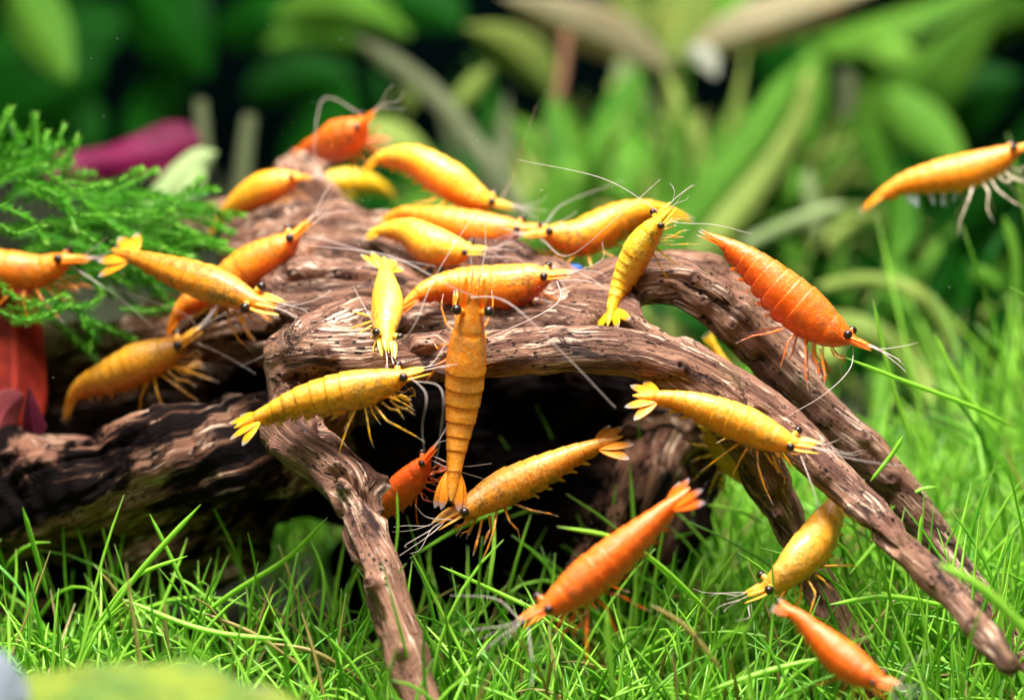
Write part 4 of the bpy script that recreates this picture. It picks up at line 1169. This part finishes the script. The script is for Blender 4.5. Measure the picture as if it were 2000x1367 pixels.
tuft('stem_plant', 'slender leaves rising behind the raised golden shrimp', 1330, 1640, 560, 15, 22, 44, (220, 480), (22, 44), [G_MID, G_DRK, G_OLV], 1.0)
tuft('stem_plant', 'dim green leaves behind the topmost orange shrimp', 690, 1000, 470, 20, 25, 26, (150, 360), (26, 50), [G_DRK, G_DRK, G_MID], 1.0)
tuft('stem_plant', 'dark foliage standing along the rear at far right', 1640, 2080, 560, 24, 29, 36, (220, 520), (40, 90), [G_DRK], 1.0)
h_ = thing('magenta_leaf', P(200, 420, 9), 'magenta purple leaf behind the green moss', 'leaf')
leaf(h_, [(90, 345, 8.6), (180, 320, 8.8), (290, 300, 9.2), (392, 272, 9.4)], 88, G_MAG, 0.25, 'wedge', 'blade', 0.22)
i_ = thing('pale_forked_leaf', P(330, 420, 8), 'pale green forked leaf between moss and magenta leaf', 'leaf')
leaf(i_, [(285, 425, 7.5), (330, 360, 7.8), (380, 315, 8.1), (425, 297, 8.3)], 46, G_PAL, 0.2, 'strap', 'blade')
leaf(i_, [(340, 425, 7.4), (365, 370, 7.7), (400, 325, 8.0)], 36, G_PAL, 0.2, 'strap', 'blade')
j_ = thing('cut_stalk', P(395, 330, 13), 'grey green cut stalk rising behind the magenta leaf tip', 'stalk')
stem(j_, [(398, 330, 13), (395, 260, 13), (391, 196, 13)], 32, G_GRY)
j_ = thing('cut_stalk', P(475, 390, 13), 'grey green cut stalk behind the hunched yellow shrimp', 'stalk')
stem(j_, [(470, 395, 13), (478, 300, 13), (488, 225, 13)], 38, G_GRY)
k_ = thing('red_leaf_plant', P(20, 900, 1.8), 'red leaved plant at the left edge below the moss', 'plant')
leaf(k_, [(20, 560, 2.6), (28, 680, 2.3), (25, 790, 2.0), (10, 830, 1.8)], 118, G_RED, 0.12, 'rag', 'leaf', 0.03)
leaf(k_, [(45, 770, 1.7), (10, 800, 1.6), (-10, 850, 1.5), (-20, 900, 1.5)], 74, G_PNK, 0.3, 'broad', 'leaf')
leaf(k_, [(70, 855, 1.5), (62, 810, 1.45), (57, 754, 1.4)], 58, G_PUR, 0.2, 'point', 'leaf')
leaf(k_, [(-40, 760, 2.2), (0, 790, 2.0), (30, 810, 1.8)], 60, G_PNK, 0.3, 'broad', 'leaf')

# ------------------------------------------------------------------ moss
def mat_moss():
    t = NT('moss')
    a = t.attr('tip')
    n = t.noise(t.obj(1.0), 2.2, 3)
    c = t.mix(t.ramp(n, 0.3, 0.7), (0.045, 0.26, 0.010), (0.13, 0.46, 0.03))
    c = t.mix(t.ramp(a, 0.55, 1.0), c, (0.32, 0.68, 0.09))
    t.set(Base_Color=c, Roughness=0.4, Specular_IOR_Level=0.3)
    translucent_mix(t, c, 0.4)
    return t.m
M_MOSS = mat_moss()
moss = thing('moss_clump', P(60, 560, 3.4), 'feathery bright green moss clump hanging over the log at left', 'moss')
def sprig(path3, r, dens=1.0, lf=0.10, lean=0.9):
    L = np.sum(np.linalg.norm(np.diff(path3, axis=0), axis=1))
    n = max(10, int(L / 0.020 * dens))
    p = spline(path3, n)
    T = nrm(np.gradient(p, axis=0))
    A = nrm(np.cross(T, (0.21, 0.3, 0.92)))
    B = np.cross(T, A)
    V, F, TP = [], [], []
    sv, sf = sweep(p[::3], 0.013, 0.013, A[::3], 5)
    x = np.linspace(0, 1, n)
    parts = [(sv, sf)]; tips = [np.repeat(x[::3] * 0.25 + 0.75, 5)]
    m = 3
    for q in range(m):
        an = np.arange(n) * 2.4 + q * 2 * math.pi / m + r.uniform(0, 6)
        rad = A * np.cos(an)[:, None] + B * np.sin(an)[:, None]
        fw = np.interp(x, [0, 0.8, 1], [lean, lean, 2.6])[:, None]
        d = nrm(rad + T * fw + r.normal(size=(n, 3)) * 0.16)
        sz = lf * np.interp(x, [0, 0.1, 0.8, 0.93, 1], [0.6, 1, 1, 1.15, 0.7]) * r.uniform(0.75, 1.2, n)
        s = nrm(np.cross(d, T)) * (sz * 0.10)[:, None]
        base = p
        mid = p + d * (sz * 0.42)[:, None]
        tip = p + d * sz[:, None] + T * (sz * 0.12)[:, None]
        v = np.stack([base, mid + s, tip, mid - s], 1).reshape(-1, 3)
        f = np.arange(n * 4).reshape(-1, 4)
        parts.append((v, f)); tips.append(np.repeat(np.interp(x, [0, 0.8, 1], [0.1, 0.4, 1.0]), 4))
    V, F = join(parts)
    return V, F, np.concatenate(tips)
mr = np.random.default_rng(5)
spr = [([(0, 395), (50, 430), (93, 474)], 2.2), ([(40, 350), (110, 395), (155, 438)], 2.6), ([(60, 370), (140, 415), (215, 425)], 2.6), ([(80, 340), (150, 355), (200, 360)], 2.8), ([(130, 350), (200, 362), (278, 340)], 3.0),
       ([(150, 390), (230, 440), (330, 475)], 2.8), ([(160, 400), (240, 410), (320, 412)], 3.0), ([(240, 440), (330, 455), (433, 473)], 3.2), ([(230, 420), (310, 440), (370, 470)], 3.0), ([(220, 470), (310, 490), (380, 492)], 2.8),
       ([(0, 600), (50, 595), (115, 570)], 1.9), ([(0, 610), (60, 625), (120, 610)], 1.8), ([(0, 560), (30, 575), (75, 590)], 1.8), ([(20, 630), (70, 620), (125, 600)], 2.0), ([(100, 590), (150, 580), (205, 575)], 2.0),
       ([(150, 620), (200, 640), (235, 660)], 2.3), ([(170, 620), (178, 650), (180, 672)], 2.3), ([(230, 590), (300, 600), (370, 585)], 2.8), ([(0, 300), (5, 260), (10, 215)], 3.6), ([(20, 320), (35, 280), (42, 240)], 3.6),
       ([(50, 330), (68, 290), (74, 240)], 3.6), ([(75, 330), (90, 290), (97, 262)], 3.6), ([(110, 350), (130, 310), (150, 272)], 3.8), ([(100, 340), (112, 305), (122, 270)], 3.8), ([(0, 330), (-5, 290), (-8, 230)], 3.4),
       ([(150, 370), (220, 360), (275, 330)], 3.6), ([(260, 420), (340, 420), (420, 400)], 4.4), ([(60, 350), (100, 325), (150, 300)], 3.6), ([(0, 440), (40, 460), (80, 445)], 2.0), ([(300, 400), (350, 380), (385, 360)], 4.4)]
for path, Y in spr:
    q = PP([(x, y, Y * 0.8) for x, y in path]) + mr.normal(size=(3, 3)) * 0.05
    v, f, tp = sprig(q, mr, 0.9, 0.125, 0.6)
    part('sprig', v, f, M_MOSS, moss, {'tip': tp})
for k in range(100):
    x0 = mr.uniform(-60, 300); y0 = mr.uniform(330, 600)
    if y0 > 600 - 0.25 * max(0, x0 - 60) and x0 > 60: y0 -= 60
    if y0 < 360 + 0.2 * x0: y0 = 360 + 0.2 * x0
    Y = mr.uniform(2.4, 3.9)
    ln = mr.uniform(100, 190)
    an = math.radians(mr.uniform(-45, 25) + (35 if x0 < 80 and y0 < 420 else 0))
    dx, dy = math.cos(an) * ln, -math.sin(an) * ln
    q = PP([(x0, y0, Y), (x0 + dx * 0.5, y0 + dy * 0.5 - 8, Y - mr.uniform(-0.3, 0.3)), (x0 + dx, y0 + dy + 12, Y - mr.uniform(-0.5, 0.5))])
    v, f, tp = sprig(q, mr, 0.8, 0.125, 0.6)
    part('sprig', v, f, M_MOSS, moss, {'tip': tp * 0.85})

# ------------------------------------------------------------------ hair grass
def soil_z(x, y):
    return 0.18 * fbm(np.stack([x, y, 0 * x], 1) * 0.35, 3, 3)
def grass_mesh(n, xr, yr, ln, seed, keep=None, rad=(0.024, 0.034), lean=0.45):
    r = np.random.default_rng(seed)
    x = r.uniform(*xr, n); y = r.uniform(*yr, n)
    if keep is not None:
        m = keep(x, y); x, y = x[m], y[m]; n = len(x)
    L = r.uniform(*ln, n) * np.where(r.random(n) < 0.15, 1.35, 1.0)
    az = r.uniform(0, 2 * math.pi, n)
    a0 = np.abs(r.normal(0, lean, n)); bd = r.normal(0.45, 0.65, n)
    m, k = 9, 4
    s = np.linspace(0, 1, m)
    ang = a0[:, None] + bd[:, None] * s[None, :] ** 1.5
    ds = L[:, None] / (m - 1)
    h = np.cumsum(np.sin(ang) * ds, 1); z = np.cumsum(np.cos(ang) * ds, 1)
    h -= h[:, :1]; z -= z[:, :1]
    sw = r.normal(0, 0.12, n)[:, None] * L[:, None] * s[None, :] ** 2
    ca, sa = np.cos(az)[:, None], np.sin(az)[:, None]
    p = np.stack([x[:, None] + h * ca - sw * sa, y[:, None] + h * sa + sw * ca, soil_z(x, y)[:, None] - 0.05 + z], -1)
    T = nrm(np.gradient(p, axis=1))
    A = nrm(np.cross(T, np.stack([-sa + 0 * h, ca + 0 * h, 0 * h + 0.01], -1)))
    B = np.cross(T, A)
    rr = r.uniform(*rad, n)[:, None] * np.interp(s, [0, 0.3, 0.85, 1], [0.9, 1, 0.75, 0.25])[None, :]
    th = np.arange(k) * 2 * math.pi / k
    V = p[:, :, None] + (A[:, :, None] * np.cos(th)[:, None] + B[:, :, None] * np.sin(th)[:, None]) * rr[:, :, None, None]
    V = V.reshape(-1, 3)
    base = (np.arange(n) * m * k)[:, None, None]
    i = (np.arange(m - 1) * k)[None, :, None]; j = np.arange(k)[None, None, :]
    F = np.stack([base + i + j, base + i + (j + 1) % k, base + i + k + (j + 1) % k, base + i + k + j], -1).reshape(-1, 4)
    hue = np.repeat(np.where(r.random(n) < 0.065, 1.0, r.uniform(0, 0.9, n)), m * k)
    tip = np.tile(np.repeat(s, k), n)
    return V, F, hue, tip
M_GRASS = mat_grass()
def wood_clear(x, y):
    # the ground under the log is bare
    return ~((x > -7.5) & (x < 1.6) & (y > 1.3) & (y < 4.5))
GV, GF, GH, GT, gn = [], [], [], [], 0
for args in [(1900, (-9, 9), (-3.2, 1.5), (1.0, 2.2), 1, wood_clear, (0.018, 0.028), 0.7), (700, (-9, 9), (-5.8, -3.0), (0.7, 1.6), 2, None, (0.020, 0.031)),
             (2600, (1.0, 12), (0.5, 7.5), (1.2, 2.5), 3, None, (0.021, 0.034), 0.6), (2600, (-9, 11), (-5, 3), (0.35, 0.9), 4, wood_clear, (0.018, 0.028), 0.8), (1300, (-9, 2), (5, 12), (1.0, 2.2), 5, None, (0.026, 0.036)),
             (420, (4.2, 9), (-2.0, 4), (1.8, 3.0), 6, None, (0.018, 0.028)), (260, (6.0, 11), (2.5, 7), (2.6, 4.6), 7, None, (0.022, 0.034))]:
    v, f, hu, tp = grass_mesh(*args)
    GV.append(v); GF.append(f + gn); GH.append(hu); GT.append(tp); gn += len(v)
# single blades the eye catches
for path, w, hu in [([(95, 1170, 0.2), (70, 1080, 0.0), (44, 990, -0.2)], 11, 0.4), ([(170, 1260, -1.2), (270, 1120, -1.2), (392, 985, -1.2)], 12, 0.5), ([(380, 1190, -0.5), (330, 1080, -0.5), (292, 1003, -0.5)], 9, 0.4),
                    ([(180, 1230, -1), (260, 1130, -1), (366, 1085, -1)], 9, 0.8), ([(1650, 698, 0.0), (1760, 742, 0.3), (1900, 795, 0.8), (1990, 840, 1.4)], 11, 0.8), ([(1705, 585, 1.2), (1735, 720, 1.2), (1790, 900, 1.2)], 11, 0.45),
                    ([(1825, 652, 2.0), (1880, 760, 2.0), (1960, 860, 2.0)], 13, 0.6), ([(1088, 1028, -2.6), (1200, 1050, -2.4), (1290, 1105, -2.0), (1400, 1210, -1.6)], 11, 0.85), ([(960, 985, 0.0), (965, 1060, -0.2), (950, 1180, -0.6)], 10, 0.6),
                    ([(800, 1090, -0.5), (900, 1030, 0.2), (1000, 990, 0.6)], 9, 0.4), ([(805, 1080, -1.0), (860, 1190, -1.0), (930, 1330, -1.2)], 9, 0.6), ([(860, 1105, -1.2), (980, 1160, -1.0), (1130, 1230, -1.2)], 10, 0.75),
                    ([(775, 960, -1.7), (777, 1030, -1.7), (770, 1100, -1.7)], 7, 0.4), ([(520, 1255, -1.4), (620, 1275, -1.4), (740, 1350, -1.4)], 11, 1.0), ([(395, 1195, -1.4), (500, 1240, -1.4), (600, 1310, -1.4)], 11, 1.0),
                    ([(320, 1175, -0.8), (325, 1240, -0.8), (332, 1300, -0.8)], 10, 1.0), ([(535, 1135, -0.3), (500, 1230, -0.5), (470, 1310, -0.6)], 9, 1.0), ([(600, 1040, 0.0), (632, 1130, -0.2), (620, 1260, -0.5)], 9, 0.3),
                    ([(640, 1010, -1.2), (560, 1090, -0.8), (450, 1160, -0.6), (330, 1250, -0.5)], 11, 0.6), ([(1380, 985, 1.5), (1450, 1000, 1.2), (1500, 1025, 0.8)], 9, 0.6), ([(1700, 940, -0.4), (1740, 890, -0.4), (1765, 850, -0.4)], 10, 0.5),
                    ([(1185, 1190, -3.4), (1190, 1280, -3.4), (1200, 1370, -3.4)], 14, 0.85), ([(1270, 1180, -3.3), (1340, 1225, -3.3), (1410, 1310, -3.3)], 13, 1.0), ([(1620, 1180, -1.8), (1740, 1165, -1.5), (1880, 1190, -1.2)], 12, 0.6),
                    ([(1800, 1005, -1.2), (1795, 1060, -1.2), (1800, 1110, -1.2)], 9, 0.6), ([(1830, 1100, -4.5), (1920, 1150, -4.5), (2030, 1260, -4.5)], 22, 0.7), ([(1600, 1285, -2.5), (1500, 1310, -2.5), (1380, 1350, -2.6)], 14, 0.6),
                    ([(1660, 1120, -0.3), (1720, 1050, 0.2), (1800, 960, 0.6)], 11, 0.45), ([(1730, 1000, 0.0), (1790, 960, 0), (1830, 950, 0)], 9, 0.6), ([(240, 1170, -2), (400, 1230, -2.2), (560, 1250, -2.2)], 12, 0.9)]:
    p = spline(PP(path), 20)
    w = 0.5 * w * pxcm(path[0][2]) * np.interp(np.linspace(0, 1, 20), [0, 0.12, 0.5, 0.85, 1], [0.12, 0.75, 1, 0.9, 0.12])
    v, f = sweep(p, w, w, anyside(p), 6)
    GV.append(v); GF.append(f + gn); GH.append(np.full(len(v), hu)); GT.append(np.repeat(np.linspace(1, 0, 20), 6)); gn += len(v)
g = mk('grass', np.vstack(GV), np.vstack(GF), M_GRASS, attrs={'hue': np.concatenate(GH), 'tip': np.concatenate(GT)})
tag(g, 'bright green hair grass carpeting the tank floor', 'grass', kind='stuff')

# ------------------------------------------------------------------ stones in front, fragment, specks
def rock(name, c, rad, mat, seed, label):
    V, F = ball((0, 0, 0), 1.0, 64, 40)
    n0 = nrm(V)
    V = n0 * np.array(rad) * (1 + 0.10 * fbm(n0 * 2.2 + seed, 4, seed))[:, None]
    V += n0 * (0.05 * fbm(V * 3.0, 2, seed + 3))[:, None]
    o = mk(name, V + c, F, mat, None, np.asarray(c))
    return tag(o, label, 'stone')
t = NT('mossy_stone')
o_ = t.obj(1.0)
n1 = t.noise(o_, 1.3, 4, 0.6)
c_ = t.mix(t.ramp(n1, 0.35, 0.6), (0.075, 0.15, 0.008), (0.17, 0.22, 0.006))
c_ = t.mix(t.ramp(t.noise(t.vscale(o_, (0.4, 1, 1.6)), 2.2, 3), 0.58, 0.70, 0, 0.6), c_, (0.12, 0.13, 0.05))
t.set(Base_Color=c_, Roughness=0.8)
t.bump(t.noise(o_, 14, 4), 0.8, 0.08)
q = P(255, 1500, -7.2)
rock('mossy_stone', q, (1.95, 1.2, 0.98), t.m, 4, 'yellow green algae covered stone in the bottom left corner')
t = NT('grey_stone')
o_ = t.obj(1.0)
t.set(Base_Color=t.mix(t.noise(o_, 3, 5), (0.07, 0.09, 0.11), (0.25, 0.29, 0.34)), Roughness=0.6)
t.bump(t.noise(o_, 8, 4), 0.6, 0.08)
rock('grey_stone', P(-25, 1375, -7.6), (0.36, 0.5, 0.48), t.m, 9, 'blue grey stone at the extreme bottom left beside the algae stone')
V, F = ball(P(1122, 524, 1.5), (0.12, 0.08, 0.05), 14, 10)
V = V + nrm(V - P(1122, 524, 1.5)) * (0.02 * fbm(V * 9, 2, 2))[:, None]
tag(mk('blue_fragment', V, F, mat_plain('blue_fragment', (0.02, 0.09, 0.42), 0.4), None, P(1122, 524, 1.5)), 'small blue fragment on the wood below the left-facing shrimp', 'fragment')

pr = np.random.default_rng(12)
parts = []
for k in range(190):
    px, py = pr.uniform(-50, 2050), pr.uniform(0, 1380)
    Y = pr.normal(0.0, 1.4)
    if k < 120:
        px, py = pr.normal(750, 230), pr.normal(480, 150)
        Y = pr.uniform(-1.5, 3.5)
    parts.append(ball(P(px, py, Y), pr.uniform(0.002, 0.0045), 6, 4))
V, F = join(parts)
sp_ = mk('suspended_specks', V, F, mat_plain('speck', (0.8, 0.8, 0.78), 0.5))
tag(sp_, 'tiny pale specks drifting in the water', 'specks', kind='stuff')

for o in list(COL.objects):
    if '_at' in o.keys():
        del o['_at']
